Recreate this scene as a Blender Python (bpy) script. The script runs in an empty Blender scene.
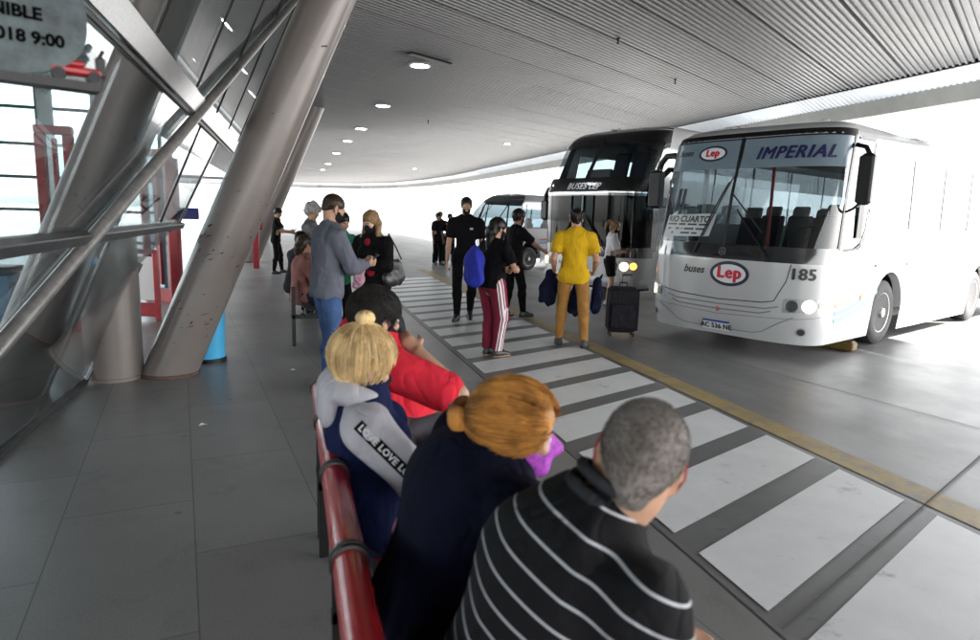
import bpy, math, random
import numpy as np
random.seed(7); RNG=np.random.default_rng(11)
PI=math.pi
sc=bpy.context.scene
COL=sc.collection
def V(*a): return np.array(a,dtype=float)
def nrm(v):
    v=np.asarray(v,float); l=np.linalg.norm(v); return v/l if l>1e-9 else v
def azv(d): d=math.radians(d); return V(math.sin(d),math.cos(d),0)
# ------------------------------------------------------------------ objects
def tag(o,label=None,cat=None,group=None,kind=None):
    if label: o['label']=label
    if cat: o['category']=cat
    if group: o['group']=group
    if kind: o['kind']=kind
    return o
def empty(name,loc=(0,0,0),rz=0,label=None,cat=None,group=None):
    o=bpy.data.objects.new(name,None); COL.objects.link(o)
    o.location=loc; o.rotation_euler=(0,0,rz); o.empty_display_size=.2
    return tag(o,label,cat,group)
def obj(name,vf,mat,parent=None,smooth=True,attrs=None,label=None,mats=None,mi=None):
    v,f=vf
    me=bpy.data.meshes.new(name)
    me.from_pydata([tuple(map(float,p)) for p in v],[],[tuple(int(i) for i in q) for q in f])
    me.materials.append(mat)
    if mats:
        for m in mats: me.materials.append(m)
        me.polygons.foreach_set('material_index',mi)
    if smooth is True: me.polygons.foreach_set('use_smooth',[True]*len(me.polygons))
    if attrs:
        for k,a in attrs.items():
            at=me.attributes.new(k,'FLOAT','POINT'); at.data.foreach_set('value',np.asarray(a,dtype=np.float32))
    me.update()
    o=bpy.data.objects.new(name,me); COL.objects.link(o)
    if parent: o.parent=parent
    if label: o['label']=label
    if smooth=='auto':
        me.polygons.foreach_set('use_smooth',[True]*len(me.polygons))
        try: me.set_sharp_from_angle(angle=math.radians(35))
        except Exception: pass
    return o
class MB:
    def __init__(s): s.v=[]; s.f=[]
    def add(s,v,f):
        n=len(s.v); s.v+= [tuple(p) for p in v]; s.f+=[tuple(i+n for i in q) for q in f]; return s
    def box(s,c,d,ax=None):
        c=V(*c); X,Y,Z=ax if ax else (V(1,0,0),V(0,1,0),V(0,0,1))
        P=[c+X*(i*d[0]/2)+Y*(j*d[1]/2)+Z*(k*d[2]/2) for k in(-1,1) for j in(-1,1) for i in(-1,1)]
        return s.add(P,[(0,2,3,1),(4,5,7,6),(0,1,5,4),(2,6,7,3),(0,4,6,2),(1,3,7,5)])
    def bbox(s,c,d,b=.01,ax=None):
        # bevelled box
        c=V(*c); X,Y,Z=ax if ax else (V(1,0,0),V(0,1,0),V(0,0,1))
        hx,hy,hz=d[0]/2,d[1]/2,d[2]/2; b=min(b,hx*.9,hy*.9,hz*.9)
        rings=[]
        for (z,k) in ((-hz,b),(-hz+b,0),(hz-b,0),(hz,b)):
            x,y=hx-k,hy-k; cc=b*.5
            rings.append([(x-cc,y,z),(x,y-cc,z),(x,-y+cc,z),(x-cc,-y,z),(-x+cc,-y,z),(-x,-y+cc,z),(-x,y-cc,z),(-x+cc,y,z)])
        v=[c+X*p[0]+Y*p[1]+Z*p[2] for r in rings for p in r]; f=[]
        for k in range(3):
            for i in range(8):
                j=(i+1)%8; f.append((k*8+i,k*8+j,(k+1)*8+j,(k+1)*8+i))
        f.append(tuple(range(8))); f.append(tuple(reversed(range(24,32))))
        return s.add(v,f)
    def tube(s,pts,r,n=12,cap=True,flat=None):
        pts=[V(*p) for p in pts]; m=len(pts)
        rs=r if hasattr(r,'__len__') else [r]*m
        v=[];f=[]; t0=nrm(pts[1]-pts[0]); ref=V(0,0,1) if abs(t0[2])<.9 else V(1,0,0)
        a=nrm(np.cross(t0,ref))
        for i in range(m):
            t=nrm(pts[min(i+1,m-1)]-pts[max(i-1,0)]); a=nrm(a-t*a.dot(t)); b=np.cross(t,a)
            for k in range(n):
                th=2*PI*k/n; v.append(pts[i]+a*math.cos(th)*rs[i]+b*math.sin(th)*rs[i]*(flat or 1))
        for i in range(m-1):
            for k in range(n):
                l=(k+1)%n; f.append((i*n+k,i*n+l,(i+1)*n+l,(i+1)*n+k))
        if cap: f.append(tuple(reversed(range(n)))); f.append(tuple(range((m-1)*n,m*n)))
        return s.add(v,f)
    def lathe(s,prof,c,axis=(0,0,1),n=24):
        c=V(*c); z=nrm(axis); a=nrm(np.cross(z,V(1,0,0) if abs(z[0])<.9 else V(0,1,0))); b=np.cross(z,a)
        v=[];f=[]
        for (r,h) in prof:
            for k in range(n):
                th=2*PI*k/n; v.append(c+z*h+a*r*math.cos(th)+b*r*math.sin(th))
        for i in range(len(prof)-1):
            for k in range(n):
                l=(k+1)%n; f.append((i*n+k,i*n+l,(i+1)*n+l,(i+1)*n+k))
        f.append(tuple(reversed(range(n)))); f.append(tuple(range((len(prof)-1)*n,len(prof)*n)))
        return s.add(v,f)
    def prism(s,poly,n,d):
        # polygon (3D points, planar) extruded by n*d
        poly=[V(*p) for p in poly]; n=nrm(n)*d; k=len(poly)
        v=poly+[p+n for p in poly]
        f=[tuple(reversed(range(k))),tuple(range(k,2*k))]+[(i,(i+1)%k,(i+1)%k+k,i+k) for i in range(k)]
        return s.add(v,f)
    def ell(s,c,R,n=14,m=10,rot=None):
        v=[];f=[]; c=V(*c)
        for i in range(m+1):
            ph=PI*i/m
            for k in range(n):
                th=2*PI*k/n; p=V(R[0]*math.sin(ph)*math.cos(th),R[1]*math.sin(ph)*math.sin(th),R[2]*math.cos(ph))
                if rot is not None: p=rot@p
                v.append(c+p)
        for i in range(m):
            for k in range(n):
                l=(k+1)%n; f.append((i*n+k,(i+1)*n+k,(i+1)*n+l,i*n+l))
        return s.add(v,f)
    @property
    def vf(s): return s.v,s.f
    def build(s,name,mat,parent=None,smooth='auto',**k): return obj(name,s.vf,mat,parent,smooth,**k)
def grid_faces(a,b,wrap=False):
    F=[]
    for i in range(a-1):
        for j in range(b-1): F.append((i*b+j,i*b+j+1,(i+1)*b+j+1,(i+1)*b+j))
    return F
# ------------------------------------------------------------------ materials
class N:
    def __init__(s,m): s.t=m.node_tree; s.n=s.t.nodes; s.l=s.t.links
    def a(s,typ,**k):
        x=s.n.new(typ)
        for kk,vv in k.items():
            if kk.startswith('i_'): x.inputs[kk[2:].replace('_',' ')].default_value=vv
            else: setattr(x,kk,vv)
        return x
    def c(s,o,i): s.l.new(o,i)
def col4(c): return (c[0],c[1],c[2],1)
def setb(b,**k):
    for kk,vv in k.items():
        if kk in b.inputs: b.inputs[kk].default_value=vv
MC={}
def mat(name,color,rough=.5,metal=0,var=.0,vscale=8,bump=0,bscale=60,coat=0,spec=.5,dirt=None,stretch=(1,1,1),sss=0,coords='Object',var2=None,sheen=0,rvar=0,fold=0,fscale=7):
    if name in MC: return MC[name]
    m=bpy.data.materials.new(name); m.use_nodes=True; g=N(m)
    b=g.n['Principled BSDF']; setb(b,**{'Base Color':col4(color),'Roughness':rough,'Metallic':metal,'Coat Weight':coat,'Coat Roughness':.08,'Specular IOR Level':spec,'Subsurface Weight':sss,'Subsurface Radius':(.02,.008,.004),'Sheen Weight':sheen})
    tc=g.a('ShaderNodeTexCoord'); mp=g.a('ShaderNodeMapping'); mp.inputs['Scale'].default_value=stretch
    g.c(tc.outputs[coords],mp.inputs['Vector'])
    if var>0 or dirt:
        n1=g.a('ShaderNodeTexNoise'); n1.inputs['Scale'].default_value=vscale; n1.inputs['Detail'].default_value=6; n1.inputs['Roughness'].default_value=.65
        g.c(mp.outputs[0],n1.inputs['Vector'])
        r=g.a('ShaderNodeValToRGB'); r.color_ramp.elements[0].position=.3; r.color_ramp.elements[1].position=.7
        c=V(*color); lo=c*(1-var); hi=np.minimum(c*(1+var),1) if var2 is None else V(*var2)
        r.color_ramp.elements[0].color=col4(lo); r.color_ramp.elements[1].color=col4(hi)
        g.c(n1.outputs['Fac'],r.inputs[0]); out=r.outputs[0]
        if dirt:
            dc,ds,dt=dirt
            n2=g.a('ShaderNodeTexNoise'); n2.inputs['Scale'].default_value=ds; n2.inputs['Detail'].default_value=8; n2.inputs['Roughness'].default_value=.7
            g.c(tc.outputs[coords],n2.inputs['Vector'])
            r2=g.a('ShaderNodeValToRGB'); r2.color_ramp.elements[0].position=dt; r2.color_ramp.elements[1].position=min(dt+.12,1)
            r2.color_ramp.elements[0].color=(0,0,0,1); r2.color_ramp.elements[1].color=(1,1,1,1)
            g.c(n2.outputs['Fac'],r2.inputs[0])
            mx=g.a('ShaderNodeMix',data_type='RGBA'); g.c(r2.outputs[0],mx.inputs[0]); g.c(out,mx.inputs[6]); mx.inputs[7].default_value=col4(dc); out=mx.outputs[2]
        g.c(out,b.inputs['Base Color'])
        if rvar:
            mr=g.a('ShaderNodeMapRange'); mr.inputs[3].default_value=max(rough-rvar,.02); mr.inputs[4].default_value=rough+rvar
            g.c(n1.outputs['Fac'],mr.inputs[0]); g.c(mr.outputs[0],b.inputs['Roughness'])
    if bump>0:
        n3=g.a('ShaderNodeTexNoise'); n3.inputs['Scale'].default_value=bscale; n3.inputs['Detail'].default_value=4
        g.c(mp.outputs[0],n3.inputs['Vector']); bp=g.a('ShaderNodeBump'); bp.inputs['Strength'].default_value=bump; bp.inputs['Distance'].default_value=.01
        g.c(n3.outputs['Fac'],bp.inputs['Height']); g.c(bp.outputs[0],b.inputs['Normal'])
    if fold>0:
        n4=g.a('ShaderNodeTexNoise'); n4.inputs['Scale'].default_value=fscale; n4.inputs['Detail'].default_value=2.5; n4.inputs['Roughness'].default_value=.5; n4.inputs['Distortion'].default_value=.35
        mp4=g.a('ShaderNodeMapping'); mp4.inputs['Scale'].default_value=(1,1,.55); mp4.inputs['Rotation'].default_value=(.3,.5,.2); g.c(tc.outputs[coords],mp4.inputs[0]); g.c(mp4.outputs[0],n4.inputs['Vector'])
        s1=g.a('ShaderNodeMath',operation='SUBTRACT'); g.c(n4.outputs['Fac'],s1.inputs[0]); s1.inputs[1].default_value=.5
        s2=g.a('ShaderNodeMath',operation='ABSOLUTE'); g.c(s1.outputs[0],s2.inputs[0])
        s3=g.a('ShaderNodeMath',operation='POWER'); g.c(s2.outputs[0],s3.inputs[0]); s3.inputs[1].default_value=.7
        bp2=g.a('ShaderNodeBump'); bp2.inputs['Strength'].default_value=fold; bp2.inputs['Distance'].default_value=.06; g.c(s3.outputs[0],bp2.inputs['Height']); g.c(bp.outputs[0],bp2.inputs['Normal']); g.c(bp2.outputs[0],b.inputs['Normal'])
    MC[name]=m; return m
def emis(name,color,strength):
    if name in MC: return MC[name]
    m=bpy.data.materials.new(name); m.use_nodes=True; b=m.node_tree.nodes['Principled BSDF']
    setb(b,**{'Base Color':col4(color),'Emission Color':col4(color),'Emission Strength':strength}); MC[name]=m; return m
def glass(name,tint=(.8,.9,.9),refl=.12,rough=.02,fres=1.45):
    if name in MC: return MC[name]
    m=bpy.data.materials.new(name); m.use_nodes=True; g=N(m); g.n.remove(g.n['Principled BSDF'])
    t=g.a('ShaderNodeBsdfTransparent'); t.inputs[0].default_value=col4(tint)
    s=g.a('ShaderNodeBsdfGlossy'); s.inputs['Roughness'].default_value=rough
    f=g.a('ShaderNodeLayerWeight'); f.inputs[0].default_value=.5
    pw=g.a('ShaderNodeMath',operation='POWER'); g.c(f.outputs['Facing'],pw.inputs[0]); pw.inputs[1].default_value=4
    ad=g.a('ShaderNodeMath',operation='MULTIPLY_ADD',use_clamp=True); g.c(pw.outputs[0],ad.inputs[0]); ad.inputs[1].default_value=.8*(1-refl); ad.inputs[2].default_value=refl
    mx=g.a('ShaderNodeMixShader'); g.c(ad.outputs[0],mx.inputs[0]); g.c(t.outputs[0],mx.inputs[1]); g.c(s.outputs[0],mx.inputs[2])
    g.c(mx.outputs[0],g.n['Material Output'].inputs[0]); MC[name]=m; return m
def cloth(name,color,var=.12,rough=.85,bump=.35,bscale=350,stretch=(1,1,1)): return mat(name,color,rough,0,var,14,bump,bscale,spec=.10,sheen=0,stretch=stretch,fold=.55)
def stripes(name,base,line,period,width,rough=.85,attr='u',extra=None):
    m=mat(name,base,rough,var=.1,vscale=12,bump=.3,bscale=350,spec=.2,fold=.55); g=N(m); b=g.n['Principled BSDF']
    src=b.inputs['Base Color'].links[0].from_socket
    at=g.a('ShaderNodeAttribute',attribute_name=attr)
    d=g.a('ShaderNodeMath',operation='DIVIDE'); g.c(at.outputs['Fac'],d.inputs[0]); d.inputs[1].default_value=period
    fr=g.a('ShaderNodeMath',operation='FRACT'); g.c(d.outputs[0],fr.inputs[0])
    lt=g.a('ShaderNodeMath',operation='LESS_THAN'); g.c(fr.outputs[0],lt.inputs[0]); lt.inputs[1].default_value=width/period
    mx=g.a('ShaderNodeMix',data_type='RGBA'); g.c(lt.outputs[0],mx.inputs[0]); g.c(src,mx.inputs[6]); mx.inputs[7].default_value=col4(line)
    g.c(mx.outputs[2],b.inputs['Base Color']); return m
def hairmat(name,c1,c2,rough=.38,nsc=25,nam=1.):
    if name in MC: return MC[name]
    m=bpy.data.materials.new(name); m.use_nodes=True; g=N(m); b=g.n['Principled BSDF']
    at=g.a('ShaderNodeAttribute',attribute_name='rnd')
    tc=g.a('ShaderNodeTexCoord'); n1=g.a('ShaderNodeTexNoise'); n1.inputs['Scale'].default_value=25; g.c(tc.outputs['Object'],n1.inputs['Vector'])
    n1.inputs['Scale'].default_value=nsc; hf=g.a('ShaderNodeMath',operation='MULTIPLY_ADD'); g.c(n1.outputs['Fac'],hf.inputs[0]); hf.inputs[1].default_value=nam; hf.inputs[2].default_value=.5-.5*nam
    ad=g.a('ShaderNodeMath',operation='MULTIPLY_ADD'); g.c(at.outputs['Fac'],ad.inputs[0]); ad.inputs[1].default_value=.6; g.c(hf.outputs[0],ad.inputs[2])
    r=g.a('ShaderNodeValToRGB'); r.color_ramp.elements[0].position=.35; r.color_ramp.elements[1].position=1.0
    r.color_ramp.elements[0].color=col4(c1); r.color_ramp.elements[1].color=col4(c2)
    g.c(ad.outputs[0],r.inputs[0]); g.c(r.outputs[0],b.inputs['Base Color']); setb(b,Roughness=rough,**{'Specular IOR Level':.18}); MC[name]=m; return m
# ------------------------------------------------------------------ text
def text_mesh(s,size=1,shear=0,bold=0,align='CENTER',space=1.0):
    cu=bpy.data.curves.new('t','FONT'); cu.body=s; cu.size=size; cu.shear=shear; cu.offset=bold; cu.align_x=align; cu.align_y='CENTER'; cu.space_character=space; cu.resolution_u=3
    o=bpy.data.objects.new('t',cu); COL.objects.link(o); bpy.context.view_layer.update()
    me=bpy.data.meshes.new_from_object(o.evaluated_get(bpy.context.evaluated_depsgraph_get()))
    v=[tuple(x.co) for x in me.vertices]; f=[tuple(p.vertices) for p in me.polygons]
    bpy.data.objects.remove(o); bpy.data.curves.remove(cu); bpy.data.meshes.remove(me)
    return v,f
def flat_text(s,size,o,X,Y,**k):
    v,f=text_mesh(s,size,**k); o=V(*o); X=V(*X); Y=V(*Y)
    return [o+X*p[0]+Y*p[1] for p in v],f
# ------------------------------------------------------------------ signed distance meshing
class SDF:
    def __init__(s): s.ops=[]
    def _add(s,fn,lo,hi,k,mode): s.ops.append((fn,np.array(lo,float),np.array(hi,float),k,mode)); return s
    def rc(s,a,b,r1,r2=None,k=.02,flat=None,n=None,mode='u'):
        a=V(*a); b=V(*b); r2=r1 if r2 is None else r2; ab=b-a; L=max(ab.dot(ab),1e-9); R=max(r1,r2)
        if flat: n=nrm(n); ab2=ab+(flat-1)*ab.dot(n)*n; L=max(ab2.dot(ab2),1e-9)
        def fn(P):
            v=P-a
            if flat:
                v=v+(flat-1)*(v@n)[...,None]*n; A=ab2
            else: A=ab
            t=np.clip((v@A)/L,0,1); d=np.linalg.norm(v-t[...,None]*A,axis=-1)-(r1+(r2-r1)*t)
            return d/(1 if not flat or flat<1 else (1+flat)/2)
        e=R*(1 if not flat or flat>1 else 1/flat)
        return s._add(fn,np.minimum(a,b)-e,np.maximum(a,b)+e,k,mode)
    def ell(s,c,R,k=.02,rot=None,mode='u'):
        c=V(*c); R=V(*R); M=rot if rot is not None else np.eye(3); m=R.min()
        def fn(P):
            q=(P-c)@M; l=np.linalg.norm(q/R,axis=-1); l2=np.linalg.norm(q/(R*R),axis=-1)
            return l*(l-1)/np.maximum(l2,1e-6)
        e=np.abs(M)@R
        return s._add(fn,c-e,c+e,k,mode)
    def poly(s,pts,rs,k=.01,**kw):
        for i in range(len(pts)-1): s.rc(pts[i],pts[i+1],rs[i],rs[i+1],k,**kw)
        return s
    def cut(s,p,n,k=.0):
        # remove the half space on the side of n
        p=V(*p); n=nrm(n)
        return s._add(lambda P:(P-p)@n,None if False else [-1e3]*3,[1e3]*3,k,'cut')
    def cutin(s,p,n,lo,hi): # cut limited to box
        p=V(*p); n=nrm(n); return s._add(lambda P:(P-p)@n,lo,hi,0,'cutbox')
    def disp(s,fn): return s._add(fn,[-1e3]*3,[1e3]*3,0,'disp')
    def mesh(s,h):
        lo=np.min([o[1] for o in s.ops if o[4]=='u'],axis=0)-2.5*h-.01; hi=np.max([o[2] for o in s.ops if o[4]=='u'],axis=0)+2.5*h+.01
        n=np.ceil((hi-lo)/h).astype(int)+1
        F=np.full(n,.2,dtype=np.float32)
        ax=[lo[i]+h*np.arange(n[i]) for i in range(3)]
        for fn,a,b,k,mode in s.ops:
            mg=max(k,0)+3*h
            i0=np.clip(np.floor((a-mg-lo)/h).astype(int),0,n-1) if abs(a[0])<900 else np.zeros(3,int)
            i1=np.clip(np.ceil((b+mg-lo)/h).astype(int)+1,1,n) if abs(a[0])<900 else n
            if np.any(i1<=i0): continue
            sl=tuple(slice(i0[i],i1[i]) for i in range(3))
            P=np.stack(np.meshgrid(*[ax[i][sl[i]] for i in range(3)],indexing='ij'),-1)
            d=fn(P); A=F[sl]
            if mode=='u':
                if k>0:
                    hh=np.maximum(k-np.abs(A-d),0)/k; F[sl]=np.minimum(A,d)-hh*hh*k*.25
                else: F[sl]=np.minimum(A,d)
            elif mode=='s':
                d=-d
                if k>0:
                    hh=np.maximum(k-np.abs(A-d),0)/k; F[sl]=np.maximum(A,d)+hh*hh*k*.25
                else: F[sl]=np.maximum(A,d)
            elif mode in('cut','cutbox'): F[sl]=np.maximum(A,d)
            elif mode=='disp':
                near=np.abs(A)<.06; B=A.copy(); B[near]+=fn(P[near]); F[sl]=B
        F[0]=F[-1]=.1; F[:,0]=F[:,-1]=.1; F[:,:,0]=F[:,:,-1]=.1
        return surfnets(F,lo,h)
def surfnets(F,lo,h):
    I=F<0
    c=[I[a:I.shape[0]-1+a,b:I.shape[1]-1+b,d:I.shape[2]-1+d] for a in(0,1) for b in(0,1) for d in(0,1)]
    cnt=sum(x.astype(np.int8) for x in c); act=(cnt>0)&(cnt<8)
    idx=np.argwhere(act)
    vid=np.full(act.shape,-1,dtype=np.int64); vid[tuple(idx.T)]=np.arange(len(idx))
    corners=[V(a,b,d).astype(int) for a in(0,1) for b in(0,1) for d in(0,1)]
    vals=[F[tuple((idx+cc).T)] for cc in corners]
    S=np.zeros((len(idx),3)); W=np.zeros(len(idx))
    for i in range(8):
        for j in range(i+1,8):
            if abs(corners[i]-corners[j]).sum()!=1: continue
            x,y=vals[i],vals[j]; m=(x<0)!=(y<0)
            t=np.where(m,x/np.where(m,x-y,1),0)
            p=corners[i]+t[:,None]*(corners[j]-corners[i])
            S[m]+=p[m]; W[m]+=1
    Vt=lo+h*(idx+S/W[:,None])
    faces=[]
    for ax in range(3):
        u,v=[(1,2),(2,0),(0,1)][ax]
        sl0=[slice(1,-1)]*3; sl0[ax]=slice(0,-1); sl1=[slice(1,-1)]*3; sl1[ax]=slice(1,None)
        A=I[tuple(sl0)]; B=I[tuple(sl1)]
        e=np.argwhere(A!=B); off=np.ones(3,int); off[ax]=0; e2=e+off
        du=np.zeros(3,int); du[u]=1; dv=np.zeros(3,int); dv[v]=1
        q=np.stack([vid[tuple((e2-du-dv).T)],vid[tuple((e2-dv).T)],vid[tuple(e2.T)],vid[tuple((e2-du).T)]],1)
        fl=~A[tuple(e.T)]
        q[fl]=q[fl][:,::-1]
        faces.append(q[(q>=0).all(1)])
    Fc=np.concatenate(faces)
    # one pass of light smoothing
    acc=np.zeros_like(Vt); w=np.zeros(len(Vt))
    for a,b in((0,1),(1,2),(2,3),(3,0)):
        np.add.at(acc,Fc[:,a],Vt[Fc[:,b]]); np.add.at(acc,Fc[:,b],Vt[Fc[:,a]]); np.add.at(w,Fc[:,a],1); np.add.at(w,Fc[:,b],1)
    Vt=Vt*.5+.5*acc/np.maximum(w,1)[:,None]
    return Vt,Fc
def obj_np(name,vf,m,parent=None,attrs=None,label=None):
    v,f=vf
    me=bpy.data.meshes.new(name); nv=len(v); nf=len(f)
    me.vertices.add(nv); me.vertices.foreach_set('co',np.asarray(v,dtype=np.float32).ravel())
    k=f.shape[1]; me.loops.add(nf*k); me.loops.foreach_set('vertex_index',np.asarray(f,dtype=np.int32).ravel())
    me.polygons.add(nf); me.polygons.foreach_set('loop_start',np.arange(0,nf*k,k,dtype=np.int32))
    me.materials.append(m); me.update(calc_edges=True); me.validate()
    me.polygons.foreach_set('use_smooth',[True]*len(me.polygons))
    if attrs:
        for kk,a in attrs.items():
            at=me.attributes.new(kk,'FLOAT','POINT'); at.data.foreach_set('value',np.asarray(a,dtype=np.float32))
    o=bpy.data.objects.new(name,me); COL.objects.link(o)
    if parent: o.parent=parent
    if label: o['label']=label
    return o
def wrinkle(amp,sc_=14,seed=0,dirv=(0,0,1),st=.45):
    r=np.random.default_rng(seed); D=nrm(dirv)
    W=[(r.normal(size=3),r.uniform(0,6.28),r.uniform(.6,1.6)) for _ in range(6)]
    def fn(P):
        Q=P-(P@D)[...,None]*D*(1-st)
        q=Q+.05*np.sin(Q[...,[1,2,0]]*11+seed)
        out=0
        for w,ph,s in W: out=out+np.sin((q@nrm(w))*sc_*s*2.2+ph)
        out=out/3.0
        return -amp*(1-np.abs(out))*1.2+amp*.5
    return fn
# ------------------------------------------------------------------ people
def rotx(a): c,s=math.cos(a),math.sin(a); return np.array([[1,0,0],[0,c,-s],[0,s,c]])
def roty(a): c,s=math.cos(a),math.sin(a); return np.array([[c,0,s],[0,1,0],[-s,0,c]])
def rotz(a): c,s=math.cos(a),math.sin(a); return np.array([[c,-s,0],[s,c,0],[0,0,1]])
R_=math.radians
def ik(a,b,l1,l2,hint):
    d=b-a; L=np.linalg.norm(d)
    if L>(l1+l2)*.995: b=a+d/L*(l1+l2)*.995; d=b-a; L=np.linalg.norm(d)
    if L<abs(l1-l2)+.02: b=a+d/L*(abs(l1-l2)+.02); d=b-a; L=np.linalg.norm(d)
    x=(l1*l1-l2*l2+L*L)/(2*L); h=math.sqrt(max(l1*l1-x*x,0)); u=d/L; hv=V(*hint); hv=nrm(hv-u*hv.dot(u))
    return a+u*x+hv*h,b
SKIN=dict(light=(.55,.33,.24),tan=(.42,.24,.16),dark=(.26,.14,.09))
def skel(p):
    s=p.get('h',1.75)/1.75; bw=p.get('bw',1.); K={}
    hz=p.get('hip',.95*s); P=V(*p.get('pel',(0,0,hz)))
    f=R_(p.get('lean',2)); sd=R_(p.get('side',0)); tw=R_(p.get('twist',0)); 
    M=rotz(tw)@roty(sd)@rotx(-f)
    u=M@V(0,0,1); fw=M@V(0,1,0); rt=M@V(1,0,0)
    Nk=P+u*.52*s
    sl=p.get('slouch',0)
    W=P+u*.18*s-fw*sl*.6; Cc=P+u*.36*s-fw*sl
    HM=rotz(R_(p.get('hyaw',0)))@rotx(-R_(p.get('hpitch',5)))@roty(R_(p.get('hroll',0)))
    Hc=Nk+nrm(u*.7+V(0,0,.3)+HM@V(0,.15,0))*(.165*s)+V(*p.get('hoff',(0,0,0)))
    sh=p.get('shw',.175)*s*bw
    K.update(s=s,bw=bw,P=P,u=u,fw=fw,rt=rt,N=Nk,W=W,C=Cc,HM=HM,H=Hc,M=M)
    for sd_,x in (('l',-1),('r',1)):
        S=Nk-u*.075*s+rt*sh*x+V(*p.get(sd_+'sho',(0,0,0)))
        T=V(*p.get(sd_+'h',(x*.24*s,.06*s,.80*s)))
        E,Wr=ik(S,T,.285*s,.25*s,p.get(sd_+'eh',(x*.4,-1,-.3)))
        if sd_+'ew' in p: E=S+nrm(V(*p[sd_+'ew'])-S)*.285*s; Wr=E+nrm(T-E)*.25*s
        K[sd_+'S']=S;K[sd_+'E']=E;K[sd_+'Wr']=Wr
        hp=P-u*.02*s+rt*x*.09*s*min(bw,1.15)
        A=V(*p.get(sd_+'f',(x*.11*s,.0,.085*s)))
        kn,an=ik(hp,A,.43*s,.42*s,p.get(sd_+'kh',(x*.15,1,0)))
        K[sd_+'Hp']=hp;K[sd_+'K']=kn;K[sd_+'A']=an
        K[sd_+'fd']=nrm(V(*p.get(sd_+'fd',(x*.2,1,0))))
        K[sd_+'hd']=p.get(sd_+'hd'); K[sd_+'pn']=p.get(sd_+'pn'); K[sd_+'curl']=p.get(sd_+'curl',.35)
    return K
def hand(S,K,sd,x,fine):
    s=K['s']; w=K[sd+'Wr']; fd=K[sd+'hd']; fd=nrm(V(*fd)) if fd is not None else nrm(w-K[sd+'E'])
    pn=K[sd+'pn']; pn=V(*pn) if pn is not None else V(-x,0.1,0)   # palm normal
    pn=nrm(pn-fd*pn.dot(fd)); ac=np.cross(fd,pn)   # across
    th=-x if True else x
    # thumb side: choose across direction pointing forward/up
    ta=ac if (ac@V(0,1,.6))>0 else -ac
    pc=w+fd*.045*s
    S.rc(w,w+fd*.075*s,.026*s,.034*s,.012,flat=1.9,n=pn)
    cu=K[sd+'curl']
    for i,(o,L) in enumerate(((.026,.068),(.009,.077),(-.009,.072),(-.026,.057))):
        b=w+fd*.082*s+ta*o*s; d=fd; pts=[b-fd*.01]; p=b; ang=0
        for j,fr in enumerate((.45,.32,.23)):
            ang+=cu*(1+.15*i)*(.9 if j==0 else 1.1); d=fd*math.cos(ang)+pn*math.sin(ang)
            p=p+d*L*fr*1.12*s; pts.append(p)
        r=.0092*s if fine else .0105*s
        S.poly(pts,[r,r*.98,r*.9,r*.8],.004)
    tb=w+fd*.028*s+ta*.025*s; td=nrm(fd*.65+ta*.7+pn*.35); t1=tb+td*.035*s; t2=t1+nrm(fd*.9+ta*.2+pn*.4)*.03*s
    S.poly([tb,t1,t2],[.014*s,.0115*s,.009*s],.008)
def headsdf(S,K,fine=False):
    s=K['s']**.5*1.0; H=K['H']; M=K['HM']; L=lambda *a:H+M@(V(*a)*s)
    S.ell(L(0,-.012,.033),V(.076,.096,.084)*s,.02,M)
    S.ell(L(0,.022,-.03),V(.059,.070,.088)*s,.03,M)
    S.rc(L(0,.03,-.07),L(0,.062,-.098),.042*s,.022*s,.03)
    S.rc(L(-.03,.08,.022),L(.03,.08,.022),.011*s,None,.018)
    S.rc(L(0,.086,.004),L(0,.106,-.028),.007*s,.013*s,.012)
    S.rc(L(-.012,.093,-.032),L(.012,.093,-.032),.009*s,None,.008)
    for x in(-1,1):
        S.rc(L(x*.03,.106,.002),L(x*.034,.100,.002),.013*s,None,.014,mode='s')
        S.ell(L(x*.04,.070,-.02),V(.022,.02,.018)*s,.02,M)
        RM=M@rotz(-x*.35)
        S.ell(L(x*.079,-.008,-.004),V(.010,.019,.033)*s,.006,RM)
        S.ell(L(x*.088,.0,-.002),V(.006,.009,.017)*s,.005,RM,mode='s')
        S.rc(L(x*.078,.002,-.028),L(x*.078,-.002,-.034),.008*s,None,.006)
    S.rc(L(-.018,.090,-.060),L(.018,.090,-.060),.0075*s,None,.008)
    S.rc(L(-.014,.087,-.072),L(.014,.087,-.072),.008*s,None,.008)
    nr=K.get('neck',.054)
    S.rc(K['N']-K['u']*.03,L(0,-.022,-.055),nr*1.08*K['s'],nr*K['s'],.03)
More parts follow.
